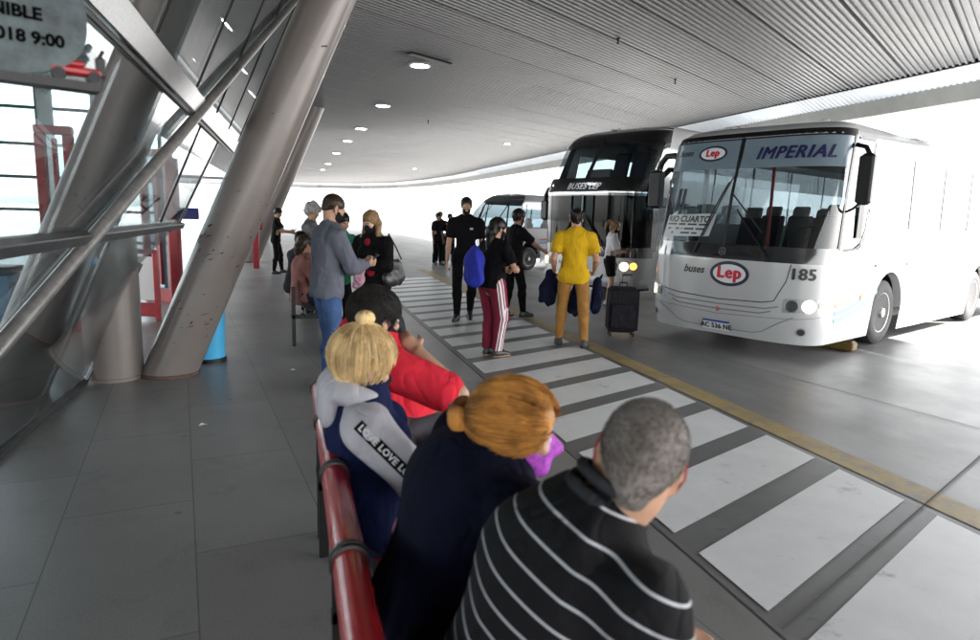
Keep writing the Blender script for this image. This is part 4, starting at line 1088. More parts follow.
NAVY=mat('navy_vinyl',(.018,.022,.10),.35); LRED=mat('red_vinyl',(.55,.02,.05),.35); LBLK=mat('black_vinyl',(.012,.012,.014),.35); LBLUEBLK=mat('blueblack_vinyl',(.015,.02,.045),.3); OVW=mat('oval_white_vinyl',(.72,.73,.75),.3)
def rng(a,b,st): n=max(1,int(round((b-a)/st))); return list(np.linspace(a,b,n+1))
def lep(bu,u,z,k,parent=None,word=True,wu=None):
    bu.oval(u,z,.245*k,.145*k,LBLUEBLK,.006,parent=parent); o=bu.oval(u,z,.205*k,.108*k,OVW,.009,parent=parent)
    bu.btext('Lep',.19*k,u,z+.01*k,LRED,.012,parent=parent,w=.012*k,space=1.12)
    if word: bu.text('buses',.125*k,wu if wu is not None else u-.47*k,z+.02*k,LBLK,.007,parent=parent,shear=.3,bold=.003*k)
def wiper(bu,u0,z0,u1,z1,bu0,bz0,bu1,bz1):
    q=MB(); q.tube([bu.B.S(u0+(u1-u0)*t,z0+(z1-z0)*t,.03+.02*math.sin(t*3)) for t in np.linspace(0,1,8)],.011,6); w_=bu.put('wiper',q.vf,BLACK)
    q=MB(); q.tube([bu.B.S(bu0+(bu1-bu0)*t,bz0+(bz1-bz0)*t,.022) for t in np.linspace(0,1,8)],.010,6); bu.put('wiper_blade',q.vf,RUB,w_)
# ---- bus with number 185
W1=1.22
B1=BusShape((5.36,7.10),68,W1,9.9,.62,.52,[.0,.18,.45,1.19,1.33,2.0,2.72,2.80,2.88,2.94,2.975],[.10,.05,0,.0,.03,.13,.30,.36,.50,.85,1.4],[.03,.02,0,0,.0,.01,.025,.045,.10,.28,.999])
b1=Bus(B1,bus_root('coach',B1,'white and silver coach number 185 with IMPERIAL and the RIO CUARTO card in its windscreen'))
E1=B1.end; c1=B1.sc
uW=1.52     # windscreen half width along the surface
wz0,wz1=1.34,2.72
# wheel positions along u (arc)
uw1=c1+ (2.29-B1.D) ; uw2=uw1+4.22
us=rng(0,uW,.1)+rng(uW,c1+.05,.08); dw0,dw1=uW+.10,c1+.70
us=us+[dw0,dw1]+rng(c1+.05,E1,.35)+[uw1-.6,uw1+.6,uw2-.6,uw2+.6]
sw0=dw1+.12; sw1=E1-.5; us+= [sw0,sw1]
us=sorted(set([-u for u in us]+us))
zs=[.18,.24,.32,.42,.55,.75,.95,1.14,1.19,1.34,1.5,1.62,1.8,2.0,2.2,2.35,2.56,2.72,2.76,2.80,2.84,2.88,2.91,2.94,2.96,2.972,2.975]
holes=[(-uW,uW,wz0,wz1),(dw0,dw1,1.34,2.72),(-dw1,-dw0,1.34,2.72),(sw0,sw1,1.62,2.56),(-sw1,-sw0,1.62,2.56)]
bd=b1.body(WHT,us,zs,holes,arches=[(uw1,.6,1.14,.53),(uw2,.6,1.14,.53)])
ws=b1.patch('windscreen',-uW,uW,wz0,wz1,BGL,.0)
b1.patch('windscreen_surround',-uW-.03,uW+.03,2.70,2.79,BLACK,.006,parent=ws)
b1.patch('windscreen_surround',-uW-.04,uW+.10,1.17,1.36,mat('gloss_black_band',(.012,.012,.013),.12,coat=1),.006,parent=ws)
for sg in(-1,1): b1.patch('windscreen_surround',sg*uW-.035,sg*uW+.035,1.34,2.72,BLACK,.007,parent=ws)
b1.patch('centre_divider',-.022,.022,1.34,2.72,BLACK,.010,du=.02,parent=ws)
# banner
BAN=mat('blue_grey_banner',(.17,.225,.27),.25,var=.08,vscale=3)
bn=b1.patch('banner',-uW+.06,-.03,2.33,2.70,BAN,.004,parent=ws); bn2=b1.patch('banner',.03,uW-.10,2.33,2.70,BAN,.004,parent=ws)
b1.text('buses',.12,-.88,2.565,LBLK,.009,parent=bn,shear=.3,bold=.002)
b1.oval(-.42,2.54,.22,.105,LBLUEBLK,.007,parent=bn); b1.oval(-.42,2.54,.185,.078,OVW,.009,parent=bn); b1.btext('Lep',.13,-.42,2.545,LRED,.012,parent=bn,w=.009,space=1.12)
b1.btext('IMPERIAL',.21,.70,2.50,mat('purple_navy_vinyl',(.010,.010,.075),.4),.009,parent=bn2,w=.010,shear=.28,space=1.14)
# destination card
q=[];cc=b1.patch('destination_card',-1.12,-.36,1.42,1.735,mat('card_pale',(.50,.53,.55),.5),.006,parent=ws,shape=lambda a,b:(-1.04+.80*a+.07*b,1.42+.03*a+(.30)*b))
b1.text('RIO CUARTO',.115,-.61,1.665,LBLK,.010,parent=cc,bold=.004,shear=.15)
q=MB()
for j,(zz,segs) in enumerate(((1.575,[(-1.14,-.95),(-.93,-.80),(-.78,-.62),(-.60,-.45)]),(1.515,[(-1.13,-.90),(-.88,-.85),(-.83,-.66),(-.64,-.50)]),(1.458,[(-1.05,-1.0),(-.88,-.72),(-.70,-.60)]))):
    for a_,b_ in segs:
        a_+=.17;b_+=.17;vv=[b1.B.S(a_+.01,zz+.010,.010),b1.B.S(b_,zz+.012,.010),b1.B.S(b_,zz+.036,.010),b1.B.S(a_+.015,zz+.034,.010)]; q.add(vv,[(0,1,2,3)])
b1.put('small_print',q.vf,LBLK,cc,False)
# mirror in the windscreen seen at left: interior frame
q=MB(); q.tube([B1.S(-1.18,1.62,-.16),B1.S(-1.13,2.12,-.16),B1.S(-.93,2.12,-.16),B1.S(-.95,1.62,-.16)],.025,6); b1.put('interior_frame',q.vf,mat('pale_frame',(.5,.52,.53),.5),ws)
wiper(b1,-.42,1.22,-.06,2.15,-.32,1.45,-.02,2.22); wiper(b1,.62,1.22,.12,1.80,.50,1.52,.02,2.0)
# star badge on the band
b1.oval(.0,1.265,.05,.05,RLP,.014,inner=.82,name='star_badge',parent=ws)
q=MB()
for k in range(3):
    t=PI/2+k*2*PI/3; vv=[B1.S(.0+.044*math.cos(t),1.265+.044*math.sin(t),.015),B1.S(.009*math.cos(t+1.1),1.265+.009*math.sin(t+1.1),.015),B1.S(.009*math.cos(t-1.1),1.265+.009*math.sin(t-1.1),.015)]; q.add(vv,[(0,1,2)])
b1.put('star_badge',q.vf,RLP,ws,False)
# front emblem, numbers
lep(b1,.13,.985,1.12)
b1.btext('185',.19,1.04,1.04,LBLK,.007,w=.009,space=1.08)
# hatch line on the front
def strip(bu,pts,w_,m,name,off=.004,parent=None):
    vv=[];ff=[]; P=[V(*p) for p in pts]
    for i,p in enumerate(P):
        t=nrm(P[min(i+1,len(P)-1)]-P[max(i-1,0)]); n=V(-t[1],t[0]); a=p+n*w_/2; b=p-n*w_/2; vv+=[bu.B.S(a[0],a[1],off),bu.B.S(b[0],b[1],off)]
    ff=[(2*i,2*i+1,2*i+3,2*i+2) for i in range(len(P)-1)]
    return bu.put(name,(vv,ff),m,parent,True)
def dens(pts,n=8):
    o=[]
    for a,b in zip(pts[:-1],pts[1:]):
        for t in np.linspace(0,1,n,endpoint=False): o.append((a[0]+(b[0]-a[0])*t,a[1]+(b[1]-a[1])*t))
    return o+[pts[-1]]
strip(b1,dens([(-1.16,1.16),(-1.15,1.05),(-1.05,.80),(-.97,.72),(-.6,.67),(0,.645),(.6,.67),(.74,.70),(.86,.95),(.90,1.16)]),.012,LBLK,'panel_gap')
# grille creases
GRV=mat('groove_grey',(.22,.22,.23),.5)
for zz,hw in ((.595,.80),(.53,.72)):
    strip(b1,dens([(-hw,zz+.04),(-hw*.8,zz),(0,zz-.012),(hw*.8,zz),(hw,zz+.04)],6),.018,GRV,'grille_slot')
strip(b1,dens([(-.98,.50),(-.8,.42),(-.62,.30),(-.5,.27),(0,.26),(.5,.27),(.62,.30),(.8,.42),(.98,.52)],6),.012,GRV,'bumper_crease')
strip(b1,dens([(-1.42,.545),(-1.0,.50),(0,.455),(1.0,.50),(1.5,.56)],8),.008,GRV,'bumper_crease')
b1.oval(.02,.515,.055,.045,mat('badge_pink',(.45,.15,.16),.4),.012,name='grille_badge',n=3)
# plate
pl=b1.patch('number_plate',-.20,.20,.235,.365,mat('plate_white',(.72,.73,.74),.35),.02,du=.1)
b1.patch('plate_header',-.20,.20,.338,.365,mat('plate_blue',(.03,.06,.35),.35),.024,parent=pl,du=.1)
b1.btext('AC 536 NE',.092,.0,.285,LBLK,.024,parent=pl,w=.004,space=1.05)
# headlights
def headlight(bu,u,z,sg,order):
    hs=bu.patch('headlight',u-.27,u+.27,z-.10,z+.10,mat('headlight_housing',(.35,.35,.36),.3,.5),.003,shape=lambda a,b:(u+sg*(-.27+.54*a),z+(-.085+.04*a)+(.17-.01*a)*b))
    for k,(o,r,m) in enumerate(order):
        bu.oval(u+sg*o,z+.01*(k),r*1.15,r*1.15,RLP,.010,parent=hs,name='lamp_rim',inner=.86); bu.oval(u+sg*o,z+.01*k,r,r,m,.012,parent=hs,name='lamp_bulb')
    bu.patch('lamp_cover',u-.28,u+.28,z-.1,z+.1,LENS,.022,parent=hs,shape=lambda a,b:(u+sg*(-.27+.54*a),z+(-.085+.04*a)+(.17-.01*a)*b))
DLENS=mat('dark_lamp_glass',(.05,.05,.05),.1,.4,coat=1)
headlight(b1,1.12,.655,1,[(-.17,.068,DLENS),(.02,.078,HLG),(.185,.04,AMB)])
headlight(b1,-1.12,.655,-1,[(-.15,.06,DLENS),(.02,.072,HLG),(.17,.035,AMB)])
for sg in(-1,1): b1.oval(sg*1.08,.345,.06,.055,mat('fog_recess',(.3,.3,.31),.4),.004,name='fog_lamp'); b1.oval(sg*1.08,.345,.043,.04,DLENS,.007,name='fog_lamp')
# side: glass, trims, stripes
for sg in(-1,1):
    g_=b1.patch('cab_window',sg*dw0,sg*dw1,1.34,2.72,SGL,-.004)
    fr=[(dw0,2.6),(dw0+.06,2.70),(dw1-.03,2.71),(dw1,2.6),(dw1,1.9),(dw1-.04,1.6),(dw1-.16,1.42),(dw1-.35,1.35),(dw0,1.33)]
    strip(b1,[(sg*a,b) for a,b in dens(fr,4)],.028,BLACK,'window_trim',.008,parent=g_)
    b1.patch('lower_corner',sg*(dw1-.2),sg*dw1,1.335,1.42,WHT,.003,parent=g_,shape=lambda a,b:(sg*(dw1-.26+.26*a),1.33+b*(.02+.25*a*a)))
    g_=b1.patch('side_window',sg*sw0,sg*sw1,1.62,2.56,SGL,-.003,du=.3)
    for k in range(1,6): 
        u=sw0+(sw1-sw0)*k/6; strip(b1,[(sg*u,1.62),(sg*u,2.0),(sg*u,2.56)],.05,BLACK,'window_post',.002,parent=g_)
    strip(b1,[(sg*sw0,1.60),(sg*(sw0+sw1)/2,1.60),(sg*sw1,1.60)],.03,GRV,'window_seal',.002,parent=g_)
    # cloud like reflections are left to the renderer; coloured stripes:
    for k,(cz,cm) in enumerate((((.0),mat('stripe_coral',(.72,.20,.14),.3)),((-.10),mat('stripe_blue',(.12,.30,.62),.3)),((-.19),mat('stripe_teal',(.15,.55,.55),.3)))):
        pts=[(sg*(1.62+1.25*t),.66+cz+.32*t**1.8) for t in np.linspace(0,1,16)]
        strip(b1,pts,.055,cm,'paint_stripe',.004)
    b1.oval(sg*(uw1-.9),.72,.05,.045,mat('amber_marker',(.7,.35,.05),.3),.008,name='side_marker')
    for u in (uw1+.9,uw1+1.6,uw1+2.3,uw1+3.0): strip(b1,[(sg*u,.30),(sg*u,.7),(sg*u,1.15)],.008,GRV,'locker_gap',.003)
    b1.wheel(uw1,sg,.455); b1.wheel(uw2,sg,.455,front=False)
    strip(b1,[(sg*(sw0+.6),1.5),(sg*(E1/2+.5),1.48),(sg*(E1-.6),1.5)],.02,mat('pale_blue_line',(.45,.5,.62),.4),'pinstripe',.003)
b1.text('185',.10,uw1-.62,.40,mat('pale_grey_mark',(.35,.35,.36),.4),.006)
# cab interior
b1.box('floor_pan',(4.9,0,.55),(9.0,2.2,.12),INT); b1.box('underbody',(5.0,0,.36),(8.6,1.6,.26),BLACK)
b1.box('front_axle',(2.29,0,.42),(.2,2.0,.16),BLACK); b1.box('dashboard',(.62,0,1.16),(.42,2.0,.34),BLACK,b=.08)
q=MB(); tt=np.linspace(0,2*PI,25); q.tube([(.98+.10*math.sin(t),.62+.24*math.cos(t),1.42+.20*math.sin(t)) for t in tt],.014,8,cap=False); sw=b1.put('steering_wheel',q.vf,BLACK); q=MB(); q.tube([(.98,.62,1.42),(.72,.62,1.2)],.03,8); b1.put('steering_column',q.vf,BLACK,sw)
b1.seat(1.45,.62,.95,SEATM); b1.seat(1.5,-.62,.9,SEATM)
q=MB(); q.tube([(1.05,.05,.6),(1.05,.05,2.5)],.022,8); b1.put('grab_pole',q.vf,mat('red_pole',(.6,.04,.03),.4))
for i in range(7):
    for y in(-.82,-.36,.36,.82): b1.seat(2.5+.92*i,y,.95,SEATM)
b1.box('ceiling_lining',(4.9,0,2.68),(8.4,2.1,.05),mat('lining',(.18,.18,.18),.8))
# mirrors
def mirror(bu,pts,r,mc,md,name='mirror',ax=None):
    q=MB(); q.tube(pts,r,10); a=bu.put('mirror_arm',q.vf,BLACK); q=MB(); q.bbox(mc,md,.04,ax); bu.put('mirror_housing',q.vf,BLACK,a)
mirror(b1,[B1.S(1.52,2.60,.02),B1.S(1.50,2.56,.14),B1.S(1.50,2.45,.2)],.028,B1.S(1.50,2.18,.19),(.10,.17,.60))
q=MB(); q.tube([B1.S(1.5,1.80,.02),B1.S(1.5,1.84,.10),B1.S(1.50,1.92,.18)],.016,8); b1.put('mirror_brace',q.vf,BLACK)
mirror(b1,[B1.S(-1.5,2.52,.0),B1.S(-1.55,2.60,.16),B1.S(-1.62,2.60,.34),B1.S(-1.66,2.50,.44),B1.S(-1.67,2.40,.46)],.045,B1.S(-1.67,2.10,.46),(.13,.22,.58))
q=MB(); q.tube([B1.S(-1.45,1.85,.02),B1.S(-1.55,1.83,.25),B1.S(-1.66,1.90,.42)],.014,8); b1.put('mirror_brace',q.vf,BLACK)
# roof lamps
for u in (-.62,-.48,-.34,1.0):
    q=MB(); p=B1.S(u,2.915,.01); q.ell(p,(.055,.06,.022),10,6); b1.put('roof_lamp',q.vf,mat('roof_lamp_lens',(.75,.75,.72),.2,coat=1))
q=MB(); q.bbox((5.2,0,3.0),(2.0,1.4,.14),.06); b1.put('roof_unit',q.vf,WHT)
q=MB(); q.bbox((1.35,-.72+1.4,2.5),(.02,.02,.02),.005)
q=MB(); q.box(tuple(B1.S(dw1-.30,1.70,.012)),(.16,.012,.42)); b1.put('cab_window_slot',q.vf,BLACK)
# chocks under the front: yellow kerb blocks
for i,y in enumerate((-.55,1.02)):
    e=empty('wheel_stop',tuple(B1.O+B1.a*1.35+B1.n*(y-.1)),-R_(68)+PI/2,'yellow parking block under the nose of coach 185, %s side'%('far' if i==0 else 'near'),'parking block'); q=MB(); q.bbox((0,0,.07),(.16,.62,.14),.03); q.build('block',mat('worn_yellow',(.13,.08,.015),.6,var=.3,vscale=12,dirt=((.08,.07,.05),15,.58)),e)
# ---- double decker
B2=BusShape((5.80,12.33),68,1.17,11.5,.62,.52,[.0,.2,.45,2.15,2.30,2.95,3.15,3.25,3.32,3.37,3.39],[.1,.05,0,.0,.05,.42,.58,.72,.95,1.3,1.9],[.03,.02,0,0,.0,.02,.05,.09,.16,.35,.999])
b2=Bus(B2,bus_root('double_decker_bus',B2,'dark fronted double-decker coach with BUSES LEP across its brow')); b2.zm=([0,.2,.6,5],[0,.2,.405,4.81]); b2.r.scale=(1.13,1.13,1.13)
c2=B2.sc;E2=B2.end; uW2=1.62
DSIL=mat('dark_silver_paint',(.45,.46,.47),.25,.4,coat=.5,var=.05)
us=rng(0,uW2,.1)+rng(uW2,c2+.6,.1)+rng(c2+.6,E2,.5); u1,u2_=c2+1.4,c2+6.8; us+=[uW2,c2+.35,E2-.4,u1-.6,u1+.6,u2_-.6,u2_+.6]
us=sorted(set([-u for u in us]+us)); zs=[.2,.3,.42,.6,.85,.98,1.14,1.3,1.6,1.9,2.08,2.2,2.36,2.5,2.7,2.9,3.03,3.1,3.15,3.2,3.25,3.29,3.32,3.35,3.37,3.385,3.39]
h2=[(-uW2,uW2,1.14,2.08),(-uW2,uW2,2.36,3.03),(c2+.35,E2-.4,2.36,2.9),(-E2+.4,-c2-.35,2.36,2.9)]
b2.body(WHT,us,zs,h2,arches=[(u1,.6,1.14,.53),(u2_,.6,1.14,.53)])
lw=b2.patch('lower_windscreen',-uW2,uW2,1.14,2.08,DGL,.0); uw=b2.patch('upper_windscreen',-uW2,uW2,2.36,3.03,glass('upper_tint',(.62,.68,.70),.10,.01),.0)
GB=MC['gloss_black_band']
b2.patch('brow_band',-uW2,uW2,2.06,2.38,GB,.006); b2.patch('roof_front',-uW2,uW2,3.01,3.34,GB,.006); b2.patch('lower_band',-uW2+.04,uW2-.04,.98,1.16,GB,.006)
b2.patch('centre_pillar',-.05,.05,2.36,3.03,GB,.008,parent=uw,du=.03); b2.patch('centre_pillar',-.02,.02,1.14,2.08,GB,.008,parent=lw,du=.02)
for sg in(-1,1):
    b2.patch('corner_pillar',sg*(uW2-.22),sg*(uW2+.02),2.34,3.05,GB,.007); b2.patch('corner_pillar',sg*(uW2-.12),sg*(uW2+.02),1.1,2.12,GB,.007)
strip(b2,dens([(-1.3,2.115),(0,2.105),(.6,2.12),(1.5,2.11)],8),.022,RLP,'chrome_line',.010)
b2.btext('BUSES LEP',.16,-.02,2.22,mat('silver_vinyl',(.42,.43,.45),.3,.4),.012,w=.007,shear=.3,space=1.12)
lep(b2,-.02,.80,.9,word=False); b2.text('buses',.10,-.45,.82,LBLK,.007,shear=.3)
b2.patch('bumper',-1.45,1.45,.30,.62,DSIL,.03,du=.1); b2.patch('lower_lip',-1.5,1.5,.21,.33,BLACK,.022)
headlight(b2,.95,.82,1,[(-.15,.075,DLENS),(.03,.078,HLG),(.19,.062,emis('amber_glow',(1,.42,.05),.7))]); headlight(b2,-.95,.82,-1,[(-.15,.075,DLENS),(.03,.078,HLG),(.19,.062,MC['amber_glow'])])
b2.box('upper_floor',(5.2,0,2.2),(9.6,2.25,.10),INT); b2.box('floor_pan',(5.8,0,.62),(10.4,2.25,.12),INT); b2.box('dashboard',(.75,0,1.02),(.5,2.1,.30),BLACK,b=.08); b2.box('bulkhead',(2.4,0,1.4),(.06,2.2,1.5),BLACK)
b2.box('underbody',(6.0,0,.38),(9.8,1.6,.3),BLACK)
b2.seat(1.6,.62,.75,SEATM)
for i in range(8):
    for y in(-.82,-.36,.36,.82): b2.seat(1.75+.95*i,y,2.2,SEATM)
b2.box('blind_box',(1.0,-.5,2.50),(.10,.6,.22),BLACK)
for sg in(-1,1):
    g_=b2.patch('upper_side_window',sg*(c2+.35),sg*(E2-.4),2.36,2.9,SGL,-.003,du=.4)
    for k in range(1,7): u=c2+.35+(E2-c2-.75)*k/7; strip(b2,[(sg*u,2.36),(sg*u,2.6),(sg*u,2.9)],.05,BLACK,'window_post',.002,parent=g_)
    b2.patch('lower_side_window',sg*(uW2+.04),sg*(c2+.55),1.2,2.05,SGL,.004)
    b2.wheel(u1,sg,.46); b2.wheel(u2_,sg,.46,front=False)
for k,cm in enumerate((MC['stripe_coral'],MC['stripe_blue'])): strip(b2,dens([(1.72,.98-.16*k),(2.6,1.0-.16*k)],5),.07,cm,'paint_stripe',.005)
mirror(b2,[B2.S(-1.45,2.18,.0),B2.S(-1.55,2.24,.22),B2.S(-1.62,2.22,.42),B2.S(-1.64,2.10,.50),B2.S(-1.64,1.95,.51)],.055,B2.S(-1.64,1.80,.51),(.12,.18,.42))
mirror(b2,[B2.S(1.52,2.30,.0),B2.S(1.60,2.52,.14),B2.S(1.62,2.50,.30),B2.S(1.62,2.35,.36)],.05,B2.S(1.62,2.12,.36),(.14,.2,.5))
for u in (-.10,.05):
    q=MB(); q.ell(B2.S(u,3.29,.015),(.06,.05,.02),10,6); b2.put('roof_lamp',q.vf,MC['roof_lamp_lens'])
wiper(b2,-.5,1.10,-.15,1.75,-.45,1.3,-.1,1.85); wiper(b2,.6,1.10,.1,1.7,.5,1.25,.0,1.75)
# ---- smaller bus beyond
B3=BusShape((5.35,18.9),66,.98,6.6,.9,.62,[.0,.2,.45,1.1,1.3,1.8,2.15,2.28,2.33,2.36],[.1,.05,0,.05,.12,.45,.85,1.1,1.4,2.0],[.03,.02,0,0,.02,.06,.12,.22,.4,.999])
b3=Bus(B3,bus_root('minibus',B3,'smaller white minibus with a dark curved windscreen, beyond the waiting people'))
c3=B3.sc;E3=B3.end; us=rng(0,1.45,.1)+rng(1.45,E3,.3)+[1.62,c3+.35,E3-.4]; w3=[c3+.55,c3+4.0]; us+=[w-.5 for w in w3]+[w+.5 for w in w3]
us=sorted(set([-u for u in us]+us)); zs=[.2,.3,.45,.7,.98,1.15,1.3,1.5,1.7,1.9,2.0,2.08,2.15,2.2,2.25,2.28,2.31,2.33,2.345,2.355,2.36]
b3.body(WHT,us,zs,[(-1.45,1.45,1.15,2.08),(1.62,E3-.4,1.3,2.0),(-E3+.4,-1.62,1.3,2.0)],arches=[(w3[0],.5,.98,.43),(w3[1],.5,.98,.43)])
b3.patch('windscreen',-1.45,1.45,1.15,2.08,glass('minibus_tint',(.45,.5,.52),.08,.01),.0); b3.patch('brow',-1.45,1.45,2.06,2.34,mat('dark_roof_panel',(.05,.055,.06),.4),.006)
for u in(-.7,.0,.7): strip(b3,[(u,1.15),(u,1.6),(u,2.08)],.04,BLACK,'screen_post',.006)
for sg in(-1,1):
    g_=b3.patch('side_window',sg*1.62,sg*(E3-.4),1.3,2.0,SGL,-.003,du=.3)
    for u in (c3+.3,c3+1.3,c3+2.4,c3+3.5): strip(b3,[(sg*u,1.3),(sg*u,1.6),(sg*u,2.0)],.07,WHT,'window_post',.004,parent=g_)
    for w in w3: b3.wheel(w,sg,.36,.22)
    for k,cm in enumerate((MC['stripe_coral'],MC['stripe_blue'])): strip(b3,dens([(c3+.9,.95-.1*k),(c3+2.6,1.05-.1*k)],5),.05,cm,'paint_stripe',.005)
b3.box('floor_pan',(3.4,0,.6),(5.8,1.7,.1),INT); b3.seat(1.5,.45,.6,SEATM)
for i in range(4):
    for y in(-.6,.6): b3.seat(2.5+.85*i,y,.62,SEATM)
# ------------------------------------------------------------------ people specs
def w2l(sp,p):
    f=azv(sp['az']); r=V(f[1],-f[0],0); q=V(p[0]-sp['at'][0],p[1]-sp['at'][1],0); return (q@r,q@f,p[2]-sp.get('z',0))
_skel0=skel
def skel(p):
    for k in list(p):
        if k in('lhw','rhw'): p[k[:2]]=w2l(p,p[k])
        if k in('reww','leww'): p[k[:3]]=w2l(p,p[k])
    K=_skel0(p)
    if 'hw' in p: K['H']=V(*w2l(p,p['hw']))
    return K
def loc2w(K,sp,q):
    f=azv(sp['az']); r=V(f[1],-f[0],0); return V(sp['at'][0],sp['at'][1],sp.get('z',0))+r*q[0]+f*q[1]+V(0,0,q[2])
HDARK=hairmat('hair_black',(.004,.0035,.003),(.016,.013,.012)); HBLOND=hairmat('hair_blonde',(.22,.11,.03),(.95,.72,.38),.4,14,.9); HORANGE=hairmat('hair_copper',(.05,.013,.004),(.72,.33,.08),.36,14,1.1)
HGREY=hairmat('hair_grey',(.014,.010,.008),(.26,.232,.212),.6,9,.8); HSALT=hairmat('hair_salt_pepper',(.004,.0035,.003),(.035,.032,.03),.5); HLBROWN=hairmat('hair_light_brown',(.10,.055,.025),(.34,.21,.11)); HBROWN=hairmat('hair_brown',(.012,.007,.005),(.05,.032,.02))
MBLK=cloth('mask_black',(.012,.012,.014)); POLO=stripes('striped_polo',(.0045,.0045,.0055),(.46,.47,.50),.050,.0042)
NAVYC=cloth('navy_cloth',(.003,.004,.014)); BLKC=cloth('black_cloth',(.005,.005,.006)); CHAR=cloth('charcoal_cloth',(.012,.012,.015)); GREYC=cloth('grey_marl',(.42,.41,.45),var=.08,bscale=500); SWEAT=cloth('slate_sweatshirt',(.12,.125,.155)); REDC=cloth('red_cotton',(.60,.025,.045),var=.06)
JEANS=mat('blue_denim',(.045,.085,.19),.85,var=.35,vscale=7,bump=.4,bscale=400,spec=.2); DKJ=mat('dark_denim',(.015,.02,.04),.85,var=.2,bump=.3,bscale=400,spec=.2)
MUST=mat('mustard_trousers',(.30,.145,.035),.75,var=.15,vscale=6,bump=.3,bscale=300,spec=.25); YELC=cloth('yellow_cotton',(.60,.36,.015),var=.06); WHC=cloth('white_cotton',(.62,.60,.64),var=.05); PINKB=cloth('dusty_rose_cloth',(.22,.10,.09)); GRN=cloth('green_jacket',(.02,.14,.07)); REDT=cloth('dark_red_top',(.30,.02,.03))
SHB=mat('black_shoe',(.015,.015,.017),.45,var=.2,bump=.1); SHW=mat('pale_shoe',(.45,.42,.42),.6); SOLW=mat('gum_sole',(.35,.22,.12),.6); LEATH=mat('black_leather',(.015,.015,.016),.35,bump=.3,bscale=90)
MARO=stripes('maroon_track_trousers',(.17,.015,.035),(.62,.58,.60),.028,.014)
def fix_side(m,n=3,per=.024,wd=.011):
    # three white stripes: only where |distance from the seam| is small
    g=N(m); b=g.n['Principled BSDF']; src=b.inputs['Base Color'].links[0].from_node; fac=src.inputs[0].links[0].from_socket
    at=[x for x in g.n if x.bl_idname=='ShaderNodeAttribute'][0]
    lt=g.a('ShaderNodeMath',operation='LESS_THAN'); g.c(at.outputs['Fac'],lt.inputs[0]); lt.inputs[1].default_value=.042
    mu=g.a('ShaderNodeMath',operation='MULTIPLY'); g.c(fac,mu.inputs[0]); g.c(lt.outputs[0],mu.inputs[1]); g.c(mu.outputs[0],src.inputs[0])
fix_side(MARO)
def seatspec(**k):
    d=dict(hip=.54,eyes=True,vox=.0085)
    d.update(k); return d
FT=dict(lf=(-.14,.50,.085),rf=(.14,.52,.085),lkh=(0,.3,1),rkh=(0,.3,1))
# 1 bald man in striped polo
sp=seatspec(at=(.38,1.12),az=84,hip=.575,h=1.74,bw=1.12,lsho=(.03,.02,-.06),lean=22,side=8,slouch=.05,hw=(.645,1.05,1.158),hyaw=50,hpitch=4,hroll=13,belly=.12,arm=1.25,neck=.066,skin='tan',vox=.0075,
  label='seated man with close-cropped grey hair in a black polo with thin white stripes',lhw=(.86,1.28,.60),rhw=(.80,.98,.52),
  top=dict(mat=POLO,inf=.020,u='polo',per=.050,hem=.16,sl=.72,name='polo_shirt',wr=.009,wf=9,vneck=True),bottom=dict(mat=DKJ),shoes=SHB,mask=cloth('mask_red',(.35,.02,.03)),
  hair=dict(style='short',mat=HGREY,th=.0035,strands=9000,srad=.00055,ln=.0075,am=.0006,nape=-.05),**FT)
K=person(sp); root1=K['root']
def collar(K,m,r0=.060,r1=.072,hgt=.035,name='collar',thick=.012,back=True):
    S=SDF(); u=nrm(K['u']*.8+(K['H']-K['N'])*1.2); a=K['fw']; b=K['rt']; c=K['N']+K['u']*.0
    pts=[]
    for t in np.linspace(-2.5,2.5,22):
        rr=r1; pts.append(c-a*rr*math.cos(t)+b*rr*math.sin(t)-K['u']*(.02*(1-math.cos(t))*.6)-a*0.0)
    for i in range(len(pts)-1):
        S.rc(pts[i],pts[i+1],thick*.55,None,.01); S.rc(pts[i]+u*hgt*.9-nrm(pts[i]-c)*.008,pts[i+1]+u*hgt*.9-nrm(pts[i+1]-c)*.008,thick*.5,None,.02); S.rc(pts[i]+u*hgt*.45,pts[i+1]+u*hgt*.45,thick*.5,None,.02)
    return obj_np(name,S.mesh(.005),m,K['top'])
collar(K,cloth('collar_charcoal',(.028,.030,.034)),r1=.083,hgt=.078)
# 2 woman in navy
sp=seatspec(at=(.37,1.62),az=84,hip=.555,h=1.62,bw=1.26,lean=17,side=10,slouch=.07,hw=(.56,1.52,1.062),hyaw=-24,hpitch=4,hroll=8,fem=True,skin='light',arm=1.25,vox=.0075,
  label='seated woman with copper hair in a low bun, navy jumper and purple face mask',lhw=(.80,1.85,.62),rhw=(.84,1.62,.62),
  top=dict(mat=NAVYC,inf=.030,long=True,hem=.16,name='jumper',wr=.008,wf=9),bottom=dict(mat=NAVYC),shoes=SHB,
  mask=mat('mask_purple',(.32,.035,.42),.7,var=.7,vscale=38,var2=(.62,.10,.75)),
  hair=dict(style='updo',mat=HORANGE,th=.017,strands=7500,srad=.0007,bun=(-.02,-.11,.03),bunc=(-.025,-.152,.020),br=.052,fly=420,am=.0015),**FT)
K=person(sp); root2=K['root']
S=SDF(); S.ell(K['HL'](-.025,-.152,.020),V(.047,.040,.057),.01,K['HM']); obj_np('hair_bun',S.mesh(.006),HORANGE,K['root'],{'rnd':[0.2]*0 or None} if False else None)
q=MB(); tt=np.linspace(0,2*PI,20); q.tube([K['HL'](.088,-.004+.019*math.sin(t),-.058+.019*math.cos(t)) for t in tt],.0016,6,cap=False); q.build('hoop_earring',RLP,K['root'])
q=MB(); q.bbox(K['HL'](-.02,-.092,.035),(.05,.02,.05),.006,tuple(K['HM'].T)); q.build('hair_clip',BLACK,K['root'])
